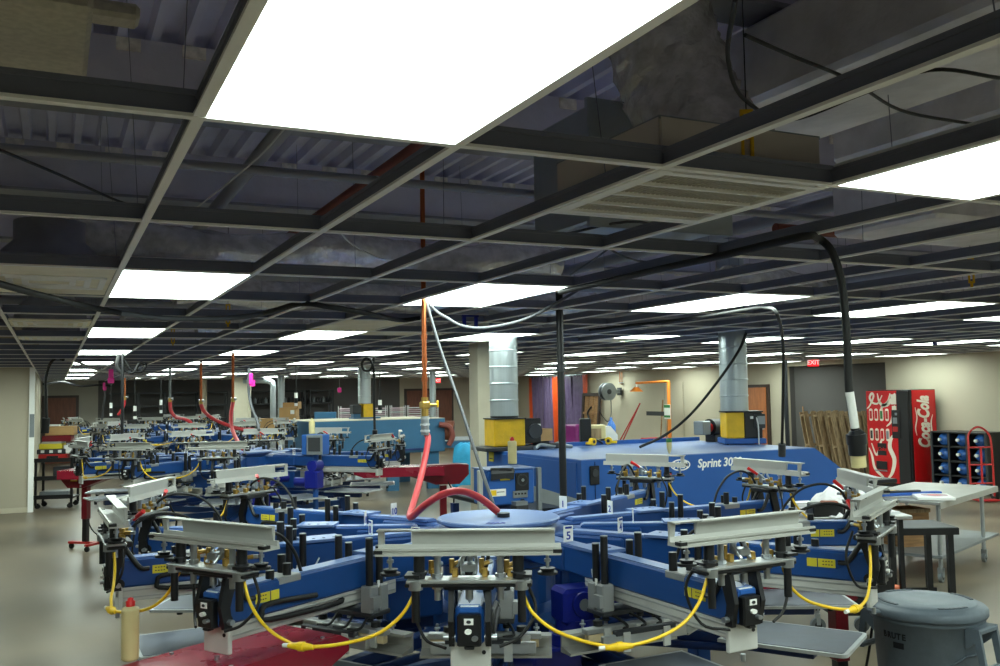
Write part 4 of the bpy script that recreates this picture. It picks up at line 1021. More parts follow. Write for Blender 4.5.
# emergency shower
q = on_wall(684, 415)
t = thing('emergency_shower', 'orange emergency shower pipe with overhead rose by the right wall', 'shower', (q.x - .5, q.y, 0), 0)
b = MB(); b.cyl((0, 0, 0), (0, 0, 2.24), .05, 'shower_orange', n=16); b.tube([(0, 0, 2.2), (0, 0, 2.24), (-.1, .1, 2.24), (-.35, .85, 2.22), (-.4, 1.0, 2.22)], .035, 'shower_orange', n=12); b.build('pipe', t)
b = MB(); b.cyl((-.4, 1.0, 2.22), (-.4, 1.0, 2.1), .03, 'white'); b.cyl((-.4, 1.0, 2.1), (-.4, 1.0, 1.97), .06, 'shower_orange', r2=.2, n=24); b.build('shower_rose', t)
b = MB(); b.box((-.06, 0, 1.4), (.02, .28, .4), 'white', .004); b.box((-.072, 0, 1.55), (.006, .28, .08), 'green'); b.box((-.072, 0, 1.27), (.006, .28, .06), 'green'); b.build('safety_sign', t)
b = MB(); b.box((0, .55, 1.34), (.02, 1.1, .12), 'dark_grey'); b.build('pull_bar', t)
for k, (px, top) in enumerate(((667, 401), (673, 403))):
    q = on_wall(px, 415); b = MB(); b.tube([(q.x - .3, q.y, .05), (q.x - .06, q.y + .1, 1.72 - .06 * k)], .02, 'wood', smooth_path=False, n=6); b.box((q.x - .3, q.y, .06), (.3, .1, .1), 'wood_old'); obj1(b, 'broom', 'long-handled wooden broom leaning by the orange shower, %s one' % ('left', 'right')[k], 'broom')
for k, px in enumerate((637, 642)):
    q = on_wall(px + 3, 415); b = MB(); b.tube([(q.x - .6, q.y + .45 + .5 * k, .04), (q.x - .06, q.y - .1 + .25 * k, 1.62)], .022, 'toolbox_red', smooth_path=False, n=6); b.box((q.x - .6, q.y + .45 + .5 * k, .05), (.3, .12, .09), 'wood_old'); obj1(b, 'mop', 'red-handled mop leaning on the wall left of the shower, %s one' % ('left', 'right')[k], 'mop')
# red platform truck behind dryer
q = pxd(653, 17.5)
t = thing('platform_truck', 'red platform truck handle rising behind the long blue dryer', 'platform truck', (q.x, q.y, 0), -YAW)
b = MB(); b.tube([(-.27, 0, .2), (-.27, 0, 1.02), (-.22, 0, 1.1), (.2, 0, 1.1), (.27, 0, 1.0), (.32, 0, .2)], .02, 'toolbox_red', sub=3); b.tube([(-.27, 0, .87), (.29, 0, .87)], .016, 'toolbox_red', smooth_path=False); b.tube([(0.02, 0, 1.1), (.02, 0, .2)], .014, 'toolbox_red', smooth_path=False); b.build('handle', t)
b = MB(); b.box((0, .5, .2), (.66, 1.1, .05), 'toolbox_red'); b.build('deck', t)
for x in (-.25, .25):
    for y in (.1, .9): b = MB(); b.cyl((x - .02, y, .085), (x + .02, y, .085), .085, 'rubber', n=14); b.box((x, y, .15), (.06, .05, .06), 'steel_grey'); b.build('caster', t)
# turquoise cart
q = pxd(464, 19.4)
t = thing('laundry_cart', 'small cart draped with turquoise cloth left of the cream column', 'cart', (q.x, q.y, 0), -YAW)
b = MB(); N = 24; prof = []
vs = []
for j, (rr_, z) in enumerate(((.30, .12), (.29, .4), (.28, .7), (.24, .9), (.12, .97), (.001, .95))):
    for i in range(N): a = 2 * PI * i / N; k = 1 + .07 * math.sin(5 * a + j * .8) * (1 if j < 4 else .3); vs.append((rr_ * k * math.cos(a), rr_ * k * .8 * math.sin(a), z + .03 * math.sin(3 * a)))
b.add(vs, [(j * N + i, j * N + (i + 1) % N, (j + 1) * N + (i + 1) % N, (j + 1) * N + i) for j in range(5) for i in range(N)], 'turquoise', True); b.build('cloth', t)
for x in (-.2, .2):
    for y in (-.12, .12): b = MB(); b.cyl((x - .02, y, .06), (x + .02, y, .06), .06, 'rubber', n=14); b.box((x, y, .12), (.04, .04, .08), 'black'); b.build('caster', t)

# ------------------------------------------------------------------ left tool cart by the wall
CX, CY = .07, 19.6
t = thing('tool_cart', 'black shelved tool cart against the end of the left wall', 'cart', (CX, CY, 0), -.25); t.scale.z = .87
for x in (-.3, .32):
    for y in (-.25, .25): b = MB(); b.box((x, y, .55), (.04, .04, .95), 'black'); b.build('post', t)
for z in (.22, .62, 1.0):
    b = MB(); b.box((.01, 0, z), (.68, .56, .035), 'black', .005); b.box((.01, -.28, z + .03), (.68, .02, .08), 'black'); b.build('shelf', t)
for x in (-.27, .29):
    for y in (-.22, .22): b = MB(); b.cyl((x, y - .02, .05), (x, y + .02, .05), .05, 'rubber', n=14); b.box((x, y, .09), (.04, .05, .05), 'black'); b.build('caster', t)
def oncart(dx, dy, z): v = Matrix.Rotation(-.25, 4, 'Z') @ Vector((dx, dy, 0)); return (CX + v.x, CY + v.y, z)  
zs = .887
def slab(name, label, cat, dx, dy, z, size, m, extra=None):
    b = MB(); b.box((0, 0, size[2] / 2), size, m, .008)
    if extra: extra(b)
    obj1(b, name, label, cat, None, oncart(dx, dy, z), -.25)
slab('tool_case', 'red plastic tool case on the top shelf of the black tool cart', 'case', -.03, -.02, zs, (.5, .34, .11), 'toolbox_red', lambda b: b.box((0, -.18, .06), (.2, .02, .04), 'black'))
slab('drill_case', 'black case with white latches stacked on the red tool case', 'case', -.06, 0, zs + .112, (.5, .34, .09), 'dark_grey', lambda b: [b.box((q, -.175, .05), (.06, .01, .05), 'white') for q in (-.15, .0, .15)])
slab('notepad_stack', 'yellow pad stack above the black case on the tool cart', 'pads', -.08, 0, zs + .204, (.4, .3, .1), 'yellow_label')
slab('paper_stack', 'white papers lying beside the yellow pads on the tool cart', 'papers', .24, 0, zs + .112, (.18, .3, .16), 'white')
slab('folded_screen', 'flat white frame on top of the yellow pads', 'frame', -.06, 0, zs + .306, (.36, .3, .035), 'holder')
slab('maroon_box', 'dark maroon box lying over the white frame on the tool cart', 'box', .02, 0, zs + .343, (.5, .3, .11), 'maroon_face')
slab('cardboard_box', 'cardboard box on the very top of the tool cart stack', 'box', .06, .05, zs + .455, (.5, .3, .17), 'cardboard', lambda b: b.box((-.1, -.12, .19), (.2, .12, .03), 'white'))
slab('coiled_cable', 'black bundle of cable on the middle shelf of the tool cart', 'cable', .12, 0, .557, (.3, .3, .2), 'dark_grey')
slab('parts_tray', 'open grey parts tray on the bottom shelf of the tool cart', 'tray', 0, 0, .209, (.5, .4, .1), 'steel_grey')
b = MB(); b.box((0, 0, 0), (.08, .05, .42), 'steel_grey', .006); b.cyl((0, 0, .21), (0, 0, 1.0), .012, 'steel_grey'); obj1(b, 'electrical_box', 'grey electrical box on the outer corner of the left wall', 'electrical box', loc=(WXL + .0, WYL - .03, 1.55))

# shelving along the dark wall
for k, px in enumerate((124, 152, 184, 214, 262, 292, 320)):
    q = aty_ = None
    r = ray(px, 400); kk = (WY - .45) / r.y; q = OC + r * kk
    t = thing('shelving_unit', 'dark steel shelving unit along the far dark wall, %s from the left' % ('first' if k == 0 else ORD[k]), 'shelving', (q.x, q.y, 0), 0, 'shelving units along the dark wall')
    b = MB()
    for x in (-.4, .4):
        for y in (-.22, .22): b.box((x, y, 1.1), (.05, .05, 2.2), 'dark_grey')
    b.build('frame', t)
    for z in (.3, .8, 1.3, 1.75, 2.18):
        b = MB(); b.box((0, 0, z), (.84, .46, .05), 'dark_grey'); b.build('shelf', t)
    if k in (4, 5, 6):
        for i in range(7):
            b = MB(); b.lathe([(.05, 0), (.055, .01), (.055, .13), (.02, .17), (.02, .2)], ['dark_grey', 'steel_grey', 'black'][i % 3], n=10); obj1(b, 'ink_jar', 'ink jar standing on the shelving unit %s from the left, %s in its line' % (ORD[k], 'first' if i == 0 else ORD[i]), 'jar', 'ink jars on the far shelving', (q.x - .36 + .12 * i, q.y - .05, 1.776))

# ------------------------------------------------------------------ pipes, hoses and cables
def tub(name, pts, r, m, label, cat, group=None, n=10, sub=6, extra=None, smooth_path=True):
    b = MB(); b.tube(pts, r, m, n=n, sub=sub, smooth_path=smooth_path)
    if extra: extra(b)
    return obj1(b, name, label, cat, group)
q = pxd(560, 6.95)
t = thing('steel_pole', 'slim black vertical pole behind the hub of the nearest press', 'pole', (q.x, q.y, 0)); b = MB(); b.cyl((0, 0, 0), (0, 0, 3.75), .027, 'black', n=16); b.cyl((0, 0, 0), (0, 0, .012), .09, 'black', n=16); b.build('shaft', t); b = MB(); b.cyl((0, 0, 2.15), (0, 0, 2.2), .034, 'dark_grey', n=16); b.build('collar', t)
# copper drop with valve and thick red hose (nearest press)
q = pxd(424, 6.0); HUBA = Vector((2.165, 4.59, 1.36))
t = thing('air_drop', 'copper air pipe with brass valve and thick red hose looping onto the nearest press hub', 'air hose', (q.x, q.y, 0))
b = MB(); b.cyl((0, 0, 3.7), (0, 0, 1.98), .016, 'copper', n=14)
for z in (2.35, 2.2, 2.08): b.cyl((0, 0, z), (0, 0, z + .03), .02, 'copper', n=14)
b.build('copper_pipe', t)
b = MB(); b.cyl((0, 0, 1.98), (0, 0, 1.86), .024, 'brass', n=8, smooth=False); b.box((0, 0, 1.93), (.06, .06, .05), 'brass', .01); b.cyl((.02, 0, 1.93), (.08, 0, 1.93), .011, 'brass'); b.build('valve', t)
b = MB(); b.box((.085, -.005, 1.935), (.014, .014, .045), 'yellow', .004); b.build('valve_lever', t)
b = MB(); b.cyl((0, 0, 1.86), (0, 0, 1.74), .026, 'zinc', n=14)
for z in (1.84, 1.8, 1.76): b.cyl((0, 0, z), (0, 0, z + .012), .031, 'cord_white', n=14)
b.build('hose_barb', t)
o3 = Vector((q.x, q.y, 0))
pts = [Vector((q.x, q.y, 1.76)), atd(428, 440, 5.95), atd(423, 468, 5.8), atd(416, 495, 5.5), atd(410, 517, 5.15), atd(425, 505, 4.95), atd(441, 495, 4.9), atd(460, 491, 4.95), atd(480, 498, 5.0), HUBA + Vector((.0, 0, 0))]
b = MB(); b.tube([p - o3 for p in pts], .0195, 'red_hose', n=12, sub=8); b.build('hose', t)
tub('conduit', [atd(425, 298, 6.05), atd(440, 348, 5.9), atd(459, 402, 5.6), atd(478, 460, 5.3), atd(496, 512, 5.05)], .010, 'cord_grey', 'straight grey flexible conduit slanting from the ceiling down to the nearest press hub', 'conduit', extra=lambda b: b.tube([atd(424, 292, 6.05), atd(425, 298, 6.05)], .02, 'steel_grey', smooth_path=False))
tub('conduit', [atd(425, 300, 6.1), atd(437, 312, 6.1), atd(447, 318, 6.05), atd(462, 326, 6.0), atd(485, 328, 6.0), atd(520, 321, 6.0), atd(548, 308, 6.05), atd(578, 290, 6.3)], .010, 'cord_grey', 'grey flexible conduit sagging under the ceiling light right of the copper pipe', 'conduit')
# big black cable with connector
t = thing('power_cable', 'thick black power cable hanging down at right with a large twist-lock plug', 'cable')
b = MB(); b.tube([atz(560, 292, 2.575), atz(600, 283, 2.575), atz(660, 269, 2.575), atz(720, 256, 2.575), atz(770, 244, 2.575), atz(806, 236, 2.58), atd(818, 238, 3.84), atd(832, 252, 3.84), atd(842, 285, 3.84), atd(847, 340, 3.84), atd(849, 390, 3.84), atd(856, 436, 3.84)], .0165, 'rubber', n=12, sub=8); b.build('cord', t)
b = MB(); b.tube([atd(849.5, 392, 3.835), atd(852, 408, 3.835), atd(855, 428, 3.835)], .0175, 'white', n=12); b.build('tag', t)
b = MB(); P0, P1, P2, P3 = atd(855, 430, 3.84), atd(856, 434, 3.84), atd(858, 455, 3.84), atd(859, 467, 3.84)
b.cyl(P0, P1, .022, 'black', r2=.036); b.cyl(P1, atd(857, 444, 3.84), .040, 'black'); b.cyl(atd(857, 444, 3.84), P2, .036, 'black'); b.build('plug', t)
b = MB(); b.cyl(P2, P3, .03, 'bottle_cream'); b.build('plug_collar', t)
b = MB(); b.tube([atd(812, 232, 3.84), atd(816, 244, 3.84), atd(819, 238, 3.84), atd(815, 228, 3.84)], .003, 'cord_white', n=6); b.build('cable_tie', t)
tub('power_cable', [atz(590, 330, 2.57), atz(660, 322, 2.57), atz(700, 317, 2.57), atz(745, 310, 2.57), atz(766, 308, 2.57), atz(777, 314, 2.5), atd(783, 345, 7.0), atd(783, 400, 7.3), atd(782, 446, 7.6)], .0125, 'rubber', 'thin black cable arching down to the right end of the blue dryer', 'cable', extra=lambda b: b.cyl(atd(782, 444, 7.58), atd(782, 456, 7.6), .03, 'dark_grey'))
tub('power_cable', [atd(746, 333, 9.2), atd(738, 352, 9.3), atd(715, 385, 9.4), atd(690, 415, 9.5), atd(665, 435, 9.5), atd(640, 447, 9.3)], .014, 'rubber', 'black cable slanting across the round duct down to the blue dryer top', 'cable')
tub('conduit', [atd(785, 360, 12.3), atd(786, 400, 12.3), atd(788, 446, 12.4)], .03, 'dark_grey', 'dark vertical conduit right of the blower, in front of the alcove edge', 'conduit')
# left ceiling cable
tub('power_cable', [atz(-60, 268, 2.58), atz(0, 284, 2.58), atz(40, 295, 2.57), atz(90, 307, 2.56), atz(120, 313, 2.55), ], .018, 'rubber', 'black cable strung under the ceiling across the upper left', 'cable')
tub('conduit', [atz(120, 313, 2.55), atz(160, 318, 2.53), atz(205, 319, 2.53), atz(240, 317, 2.55), atz(262, 314, 2.58)], .019, 'cord_grey', 'grey conduit continuing the black cable under the upper left ceiling lights', 'conduit')
tub('power_cable', [atz(262, 314, 2.59), atz(300, 304, 2.6), atz(330, 307, 2.58), atz(370, 314, 2.56), atz(400, 320, 2.58), atz(420, 318, 2.6)], .018, 'rubber', 'black cable sagging under the ceiling left of the copper pipe', 'cable')
t = thing('power_cable', 'black cable arching from the ceiling and dropping by the left wall corner', 'cable')
b = MB(); b.tube([atd(47, 424, 14.6), atd(46, 400, 14.6), atd(46, 378, 14.6), atd(50, 364, 14.6), atd(57, 358, 14.6), atd(64, 360, 14.6)], .022, 'rubber'); b.build('cord', t)
b = MB(); b.cyl(atd(46, 418, 14.6), atd(45, 433, 14.6), .06, 'black'); b.build('plug', t)
tub('conduit', [atd(62, 359, 14.7), atd(75, 361, 14.6), atd(95, 369, 14.5), atd(120, 374, 14.4), atd(142, 377, 14.3), atd(165, 376, 14.2)], .02, 'cord_white', 'pale cable sagging below the leftmost row of ceiling lights', 'conduit')
tub('power_cable', [atd(44, 384, 20), atd(62, 382, 22), atd(80, 386, 24), atd(98, 385, 25), atd(112, 386, 25)], .03, 'rubber', 'black cable draped along the ceiling above the far left door', 'cable')
def red_drop(px, y0, y1, d, hose, m, label, r=.026):
    t = thing('air_drop', label, 'air hose')
    b = MB(); b.cyl(atd(px, y0, d), atd(px, y1, d), r * .7, m, n=10); b.build('pipe', t)
    b = MB(); b.cyl(atd(px, y1 - 4, d), atd(px, y1, d), r * 1.1, 'brass', n=8); b.cyl(atd(px - 2, y1 - 3, d), atd(px + 3, y1 - 3, d), r * .8, 'zinc', n=8); b.build('valve', t)
    b = MB(); b.tube([atd(px, y1, d)] + [atd(*h) for h in hose], r, 'red_hose', n=8, sub=6); b.build('hose', t)
red_drop(233, 352, 402, 12.2, [(231, 415, 12.1), (232, 428, 12), (237, 440, 11.8), (243, 449, 11.55)], 'copper', 'copper pipe and red hose dropping to the hub of the second press', .026)
red_drop(170, 366, 402, 18.2, [(171, 411, 18.2), (176, 417, 18.2), (184, 419, 18), (190, 422, 17.9), (196, 429, 17.8)], 'steel_grey', 'red hose curling right from a steel drop pipe above the third press', .034)
red_drop(201, 362, 404, 15.2, [(204, 411, 15.2), (212, 418, 15.1), (225, 424, 15), (240, 429, 15), (254, 430, 15), (259, 434, 15), (260, 438, 15)], 'copper', 'long red hose trailing right from a copper drop behind the second press', .03)
red_drop(125, 378, 400, 24, [(124, 405, 24), (121, 411, 24), (118, 415, 24)], 'copper', 'short red hose above the farthest press, at the left', .034)
def white_drop(pts, tagpt, label):
    t = thing('air_hose', label, 'hose'); b = MB(); b.tube([atd(*p) for p in pts], .022, 'cord_grey', n=8); b.build('hose', t)
    b = MB(); a = atd(*tagpt); b.box(a, (.05, .05, .16), 'pink', .008); b.box(a + Vector((.02, 0, -.06)), (.07, .03, .09), 'pink'); b.build('ribbon', t)
white_drop([(249, 368, 13.6), (249, 392, 13.6), (252, 408, 13.5), (257, 420, 13.4), (259, 430, 13.3)], (251, 379, 13.5), 'grey hose with a pink ribbon dropping beside the far column')
white_drop([(105, 384, 22), (105, 395, 22), (103, 408, 22), (102, 420, 22)], (104, 386, 21.9), 'grey hose with a small pink ribbon at the far left')
b = MB(); a = atd(111, 374, 14.2); b.box(a, (.07, .05, .15), 'pink', .01); b.box(a + Vector((0, 0, -.1)), (.09, .04, .08), 'pink'); b.cyl(a + Vector((0, 0, .06)), (a.x, a.y, 2.62), .005, 'cord_white'); obj1(b, 'pink_ribbon', 'bright pink ribbon hanging from a ceiling tee, upper left', 'ribbon')
b = MB(); a = atd(339.5, 390, 20); b.box(a, (.08, .04, .1), 'pink', .01); b.cyl(a, (a.x, a.y, 2.62), .003, 'cord_white'); obj1(b, 'pink_ribbon', 'small pink ribbon hanging before the dark wall, right of the cardboard boxes', 'ribbon')
# hanging plugs
for k, (px, y0, y1, d, w) in enumerate(((111, 380, 408, 20, 'first'), (135, 375, 411, 17, 'second'), (161, 374, 405, 20, 'third'), (296, 363, 398, 17, 'fourth'), (380, 372, 405, 15, 'fifth'))):
    t = thing('hanging_plug', 'plug connector hanging on a thin cord from the ceiling, %s from the left' % w, 'plug', group='hanging plug connectors')
    b = MB(); b.cyl(atd(px, y0, d), atd(px, y1, d), .008, 'rubber', n=6); b.build('cord', t)
    b = MB(); b.cyl(atd(px, y1 - 5, d), atd(px, y1, d), .03, 'white', n=10); b.cyl(atd(px, y1, d), atd(px, y1 + 5, d), .034, 'black', n=10); b.cyl(atd(px, y1 + 5, d), atd(px, y1 + 8, d), .03, 'white', n=10); b.build('plug', t)
t = thing('power_cable', 'black cable coiled at the ceiling and dropping beside the teal dryer blower', 'cable')
b = MB(); b.tube([atd(375, 440, 12.7), atd(374, 400, 12.9), atd(374, 375, 13), atd(372, 363, 13), atd(367, 358, 13), atd(362, 363, 13.02), atd(364, 370, 13.04), atd(370, 370, 13.04), atd(373, 364, 13.06), atd(374, 357, 13.06)], .018, 'rubber', n=8); b.build('cord', t)
b = MB(); b.cyl(atd(375, 430, 12.7), atd(375, 437, 12.7), .035, 'black'); b.build('plug', t)
t = thing('drop_pole', 'black metal drop pole with a bundle of looped cable at the left', 'pole')
q = pxd(123, 12.6); b = MB(); b.cyl((q.x, q.y, 2.7), (q.x, q.y, 1.2), .02, 'black', n=10); b.build('shaft', t)
b = MB(); P0 = atd(122, 362, 12.6); b.tube([P0 + Vector((0, 0, .08)), P0 + Vector((.12, 0, -.1)), P0 + Vector((.24, 0, -.13)), P0 + Vector((.3, 0, -.04)), P0 + Vector((.22, 0, -.02)), P0 + Vector((.15, 0, -.14)), P0 + Vector((.05, 0, -.12)), P0]
, .02, 'rubber', n=8); b.tube([P0 + Vector((-.03, 0, .1)), P0 + Vector((-.06, 0, -.05)), P0 + Vector((0, 0, -.15))], .03, 'rubber', n=8); b.build('cable_bundle', t)

# ------------------------------------------------------------------ above the grid
def cellc(i, j): return gx(i) + GW / 2, gy(j) + GD / 2
# return air grille, 2x2
t = thing('return_air_grille', 'square white return air grille with four louvred bays in the ceiling grid', 'grille', (gx(2) + GW / 2, gy(0) + .325, ZC))
g = .3
b = MB()
for x in (-1, 1): b.box((x * (g - .015), 0, .0), (.045, .62, .014), 'grid_white')
for k in range(5): b.box((0, -.285 + k * .1425, -.001), (.6, .028 if k in (0, 4) else .014, .014), 'grid_white')
b.build('frame', t)
for k in range(4):
    b = MB(); y0 = -.285 + k * .1425
    for i in range(34): b.box((-.27 + i * .0163, y0 + .071, .004), (.009, .13, .006), 'grille')
    b.box((0, y0 + .071, .012), (.56, .13, .004), 'dark_grey'); b.build('louvre', t)
b = MB()
for x in (-1, 1): b.box((x * .29, 0, .09), (.012, .58, .12), 'plenum_box')
for y in (-1, 1): b.box((0, y * .29, .09), (.58, .012, .12), 'plenum_box')
b.box((0, 0, .15), (.59, .59, .01), 'steel_grey'); b.build('plenum_box', t)
b = MB(); b.box((gx(2) + GW / 2, gy(0) + .66, ZC), (GW, .026, .01), 'grid_white'); struct(b.build('trim_5'))
def wrinkle(b, pts, r, m, seed=0, n=18, sub=6):
    o = len(b.v); b.tube(pts, r, m, n=n, sub=sub)
    rnd = random.Random(seed)
    for i in range(o, len(b.v)):
        x, y, z = b.v[i]; k = .012
        b.v[i] = (x + rnd.uniform(-k, k), y + rnd.uniform(-k, k), z + rnd.uniform(-k, k))
b = MB(); gp = Vector((gx(2) + .35, gy(0) + .36, 2.77))
wrinkle(b, [gp + Vector((.22, .1, 0)), atd(687, 110, 3.35), atd(668, 60, 3.4), atd(652, 0, 3.4), atd(645, -60, 3.3)], .2, 'foil', 3, n=28, sub=10)
obj1(b, 'flexible_duct', 'crumpled foil flexible duct rising from the return air grille', 'duct', 'foil ducts above the grid')
b = MB(); b.box((2.62, 1.0, 3.2), (.62, 5.6, .3), 'foil_flat', .02); b.box((3.55, .6, 3.15), (.8, 5.0, .3), 'foil_flat', .02); obj1(b, 'rectangular_duct', 'large foil-wrapped rectangular duct above the grid, upper right', 'duct')
b = MB()
for i in range(1): b.box((4.9, 3.6, 3.0), (1.8, .7, .3), 'foil_flat', .02)
obj1(b, 'rectangular_duct', 'foil-wrapped cross duct above the grid behind the right light panel', 'duct')
b = MB(); b.box((2.35, 3.55, 2.95), (.7, .5, .5), 'galv', .01); b.box((2.35, 3.28, 2.95), (.74, .02, .54), 'galv'); obj1(b, 'duct_box', 'square sheet metal duct box behind the return air grille', 'duct')
foils = [((.0, 5.55, 2.86), (3.2, 5.75, 2.9), .115, 'foil duct running across above the upper left light panel'),
         ((-.3, 4.4, 3.0), (-2.8, 4.6, 3.1), .2, 'fat insulated duct at the upper left edge'),
         ((3.0, 9.0, 2.95), (3.3, 20, 2.95), .16, 'foil duct running back above the middle of the room'),
         ((5.4, 6.6, 2.95), (9.8, 6.9, 2.95), .15, 'foil duct running across above the blue dryer'),
         ((8.2, 8, 2.95), (8.4, 22, 2.95), .17, 'foil duct running back above the right of the blue dryer'),
         ((.9, 8.3, 2.92), (5.2, 8.6, 2.95), .13, 'foil duct crossing above the second row of lights'),
         ((1.6, 12.2, 2.92), (7.6, 12.4, 2.95), .14, 'foil duct crossing above the second press'),
         ((6, 3.6, 3.0), (9.5, 3.8, 3.0), .16, 'foil duct crossing at the upper right'),
         ((-.2, 7.0, 2.95), (1.2, 7.1, 2.95), .14, 'short foil duct behind the supply diffusers'),
         ((12.5, 5, 2.95), (12.7, 20, 2.95), .17, 'foil duct running back near the right wall')]
for k, (a, c, r, lab) in enumerate(foils):
    b = MB(); A, Cc = Vector(a), Vector(c); L = (Cc - A).length; m = max(4, int(L / .35)); pts = [A.lerp(Cc, i / m) + Vector((0, 0, .03 * math.sin(i * 1.7))) for i in range(m + 1)]
    wrinkle(b, pts, r, 'foil' if k != 1 else 'duct_dark', k, sub=4)
    obj1(b, 'flexible_duct', lab, 'duct', 'foil ducts above the grid')
for k, (a, c, r, m, lab) in enumerate((((-1, 4.05, 2.98), (9, 4.05, 2.98), .02, 'plenum_pipe', 'thin grey pipe above the second cross tee'),
        ((3.9, 4.3, 2.96), (11, 4.3, 2.96), .03, 'rust_pipe', 'rust red sprinkler pipe at the upper right'),
        ((1.45, 1.0, 3.1), (1.45, 9, 3.1), .03, 'rust_pipe', 'rust red sprinkler pipe running back above the grille'),
        ((4.6, 2.0, 3.2), (4.6, 18, 3.2), .05, 'plenum_pipe', 'grey pipe running back above the dryer'),
        ((0.8, 2.6, 3.05), (.8, 16, 3.05), .035, 'plenum_pipe', 'grey pipe running back above the left light row'),
        ((-3, 7.6, 3.0), (14, 7.6, 3.0), .06, 'plenum_pipe', 'wide grey pipe crossing above the blue dryer'),
        ((-3, 10.3, 3.0), (15, 10.3, 3.0), .05, 'plenum_pipe', 'grey pipe crossing behind the cream column'),
        ((6.6, 2.0, 3.0), (6.6, 30, 3.0), .05, 'plenum_pipe', 'grey pipe running back along the right of the dryer'),
        ((10.4, 4.0, 3.0), (10.4, 30, 3.0), .05, 'plenum_pipe', 'grey pipe running back at the far right'))):
    b = MB(); b.cyl(a, c, r, m, n=12); obj1(b, 'ceiling_pipe', lab, 'pipe', 'pipes above the ceiling grid')
# thin wires over the grid
rnd = random.Random(4)
wl = [([(199 + 86, 128, ), (250, 165), (186, 216)], 'cord_white', 'pale straight wire slanting above the nearest light panel edge', 2.75),
      ([(735, 0), (728, 60), (745, 100), (790, 120), (860, 95), (930, 70), (1000, 78)], 'dark_grey', 'dark looped cable above the upper right tees', 2.8),
      ([(745, 35), (790, 55), (850, 80), (900, 110), (960, 122), (1000, 128)], 'dark_grey', 'dark cable slanting behind the upper right tees', 2.9),
      ([(340, 232), (352, 244), (380, 258), (410, 262)], 'cord_white', 'pale wire curving under the tees left of the copper pipe', 2.65),
      ([(555, 285), (590, 262), (640, 232), (700, 236)], 'cord_grey', 'pale conduit above the tees under the return grille', 2.75),
      ([(600, 238), (618, 254), (650, 262), (700, 256)], 'cord_grey', 'pale wire loop behind the return grille', 2.66),
      ([(0, 150), (60, 175), (130, 205), (190, 216)], 'dark_grey', 'dark wire slanting down in the upper left bays', 2.8),
      ([(560, 235), (640, 222), (690, 246)], 'cord_grey', 'short curved conduit near the duct box', 2.68)]
for k, (pp, m, lab, z) in enumerate(wl):
    tub('ceiling_wire', [atz(x, y, z + .02 * i) for i, (x, y) in enumerate(pp)], .0035 if m == 'cord_white' else .006, m, lab, 'wire', 'loose wires at the ceiling', n=6)
# yellow hanger clips
for k, (px, py, z, sc, lab) in enumerate(((747, 137, 2.80, 1, 'yellow hanging strap beside the return air grille'), (228, 314, 2.68, 1.2, 'small yellow clip over the second light row'), (173, 336, 2.68, 1.2, 'small yellow clip behind the second light panel on the left'), (971, 270, 2.7, 1.2, 'small yellow clip at the far right of the grid'))):
    q = atz(px, py, z) if k else atd(px, py, 2.72)
    b = MB()
    for s2 in (-1, 1): b.box((s2 * .014, 0, 0), (.009, .01, .15), 'yellow_paint')
    for z2 in (-.075, 0, .075): b.box((0, 0, z2), (.037, .011, .012), 'yellow_paint')
    b.box((0, 0, -.09), (.014, .01, .03), 'yellow_paint'); b.cyl((0, 0, .08), (0, 0, .8), .002, 'dark_grey', n=5)
    obj1(b, 'hanger_clip', lab, 'clip', 'yellow hanger clips', q, -YAW)
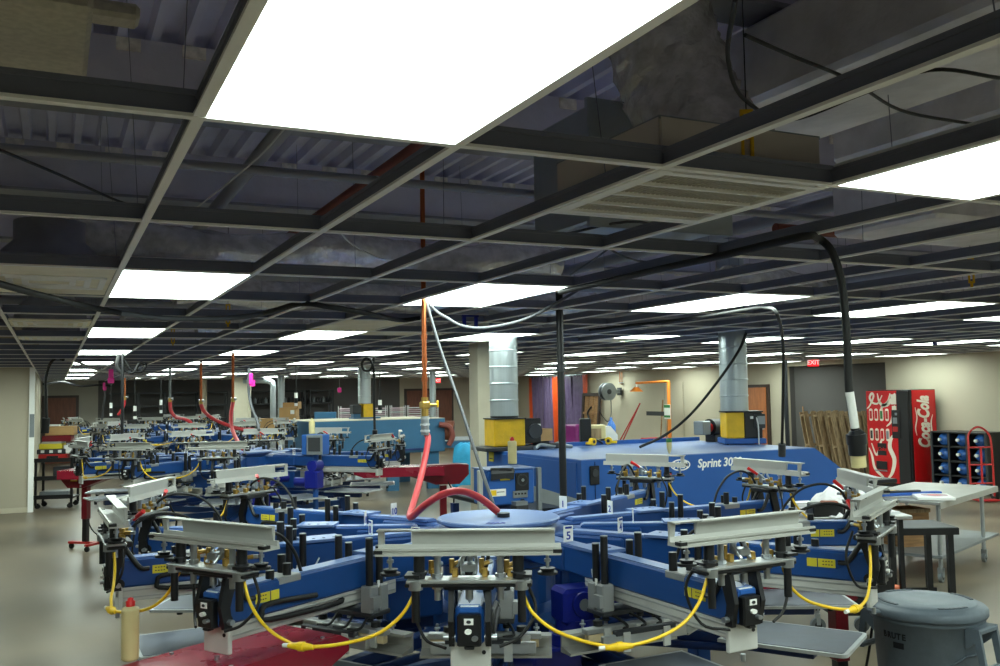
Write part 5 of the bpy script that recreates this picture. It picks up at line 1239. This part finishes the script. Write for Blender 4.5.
# supply diffusers and stray tiles
def tile(i, j, y0, y1, label, diff=True):
    x = gx(i) + GW / 2; ya, yb = gy(j) + GD * y0, gy(j) + GD * y1
    t = thing('ceiling_tile' if not diff else 'air_diffuser', label, 'ceiling tile' if not diff else 'diffuser', (x, (ya + yb) / 2, ZC + .01), group='panels left in the ceiling grid')
    b = MB(); b.box((0, 0, 0), (GW - .03, yb - ya - .02, .012), 'tile_cream'); b.build('panel', t)
    if diff:
        for k in range(3):
            b = MB(); s2 = .25 - .07 * k
            for a in range(4):
                b.T = Matrix.Rotation(a * PI / 2, 4, 'Z'); b.box((s2, 0, -.012), (.03, s2 * 2, .008), 'grid_white')
            b.T = Matrix.Identity(4); b.build('cone', t)
        b = MB(); b.lathe([(.27, .01), (.25, .12), (.17, .2), (.17, .3)], 'duct_dark', n=24); b.build('collar', t)
tile(-1, 2, .02, .98, 'square cream supply diffuser left of the third light panel')
tile(-2, 2, .25, .95, 'square cream supply diffuser at the left edge of the photo')
tile(-1, 4, .5, 1, 'cream supply diffuser in the leftmost bay farther back')
tile(-1, 6, 0, .5, 'cream supply diffuser near the top of the left wall')
tile(3, 4, 0, 1, 'plain cream ceiling tile just in front of a light panel, left of centre', False)
tile(4, 5, 0, .5, 'plain cream ceiling tile right of a light panel, left of centre', False)
tile(9, 5, .5, 1, 'plain cream ceiling tile above the blue dryer', False)
b = MB(); q = atz(20, 15, 2.78); b.box((-.02, 0, 0), (.5, .5, .14), 'grille', .01); b.box((.2, .28, .14), (.3, .08, .04), 'grille', .01); obj1(b, 'duct_box', 'square plaster-coloured box above the grid in the top left corner', 'duct', loc=(q.x - .1, q.y + .05, 2.8), rz=0)
b = MB(); a = atz(935, 342, 2.6); b.box((a.x, a.y, 2.58), (.07, .04, .05), 'motor_blue', .01); b.cyl((a.x, a.y, 2.6), (a.x, a.y, 2.62), .006, 'zinc'); obj1(b, 'blue_clip', 'small blue clip on the ceiling grid above the vending machine', 'clip')
b = MB(); a = atz(470, 316, 2.6)
for x in (-.05, .05): b.box((a.x + x, a.y, 2.56), (.03, .02, .09), 'motor_blue', .004)
b.box((a.x, a.y, 2.60), (.14, .02, .015), 'motor_blue'); obj1(b, 'blue_hook', 'blue double hook hanging beneath the tee near the sagging conduit', 'hook')

SC.cycles.max_bounces = 16; SC.cycles.diffuse_bounces = 10
# ------------------------------------------------------------------ world and view
wd = bpy.data.worlds.new('world'); SC.world = wd; wd.use_nodes = True
wd.node_tree.nodes['Background'].inputs[0].default_value = (.02, .02, .022, 1)
SC.view_settings.view_transform = 'Standard'; SC.view_settings.look = 'None'
SC.view_settings.exposure = .42; SC.view_settings.gamma = 1; SC.view_settings.use_curve_mapping = False
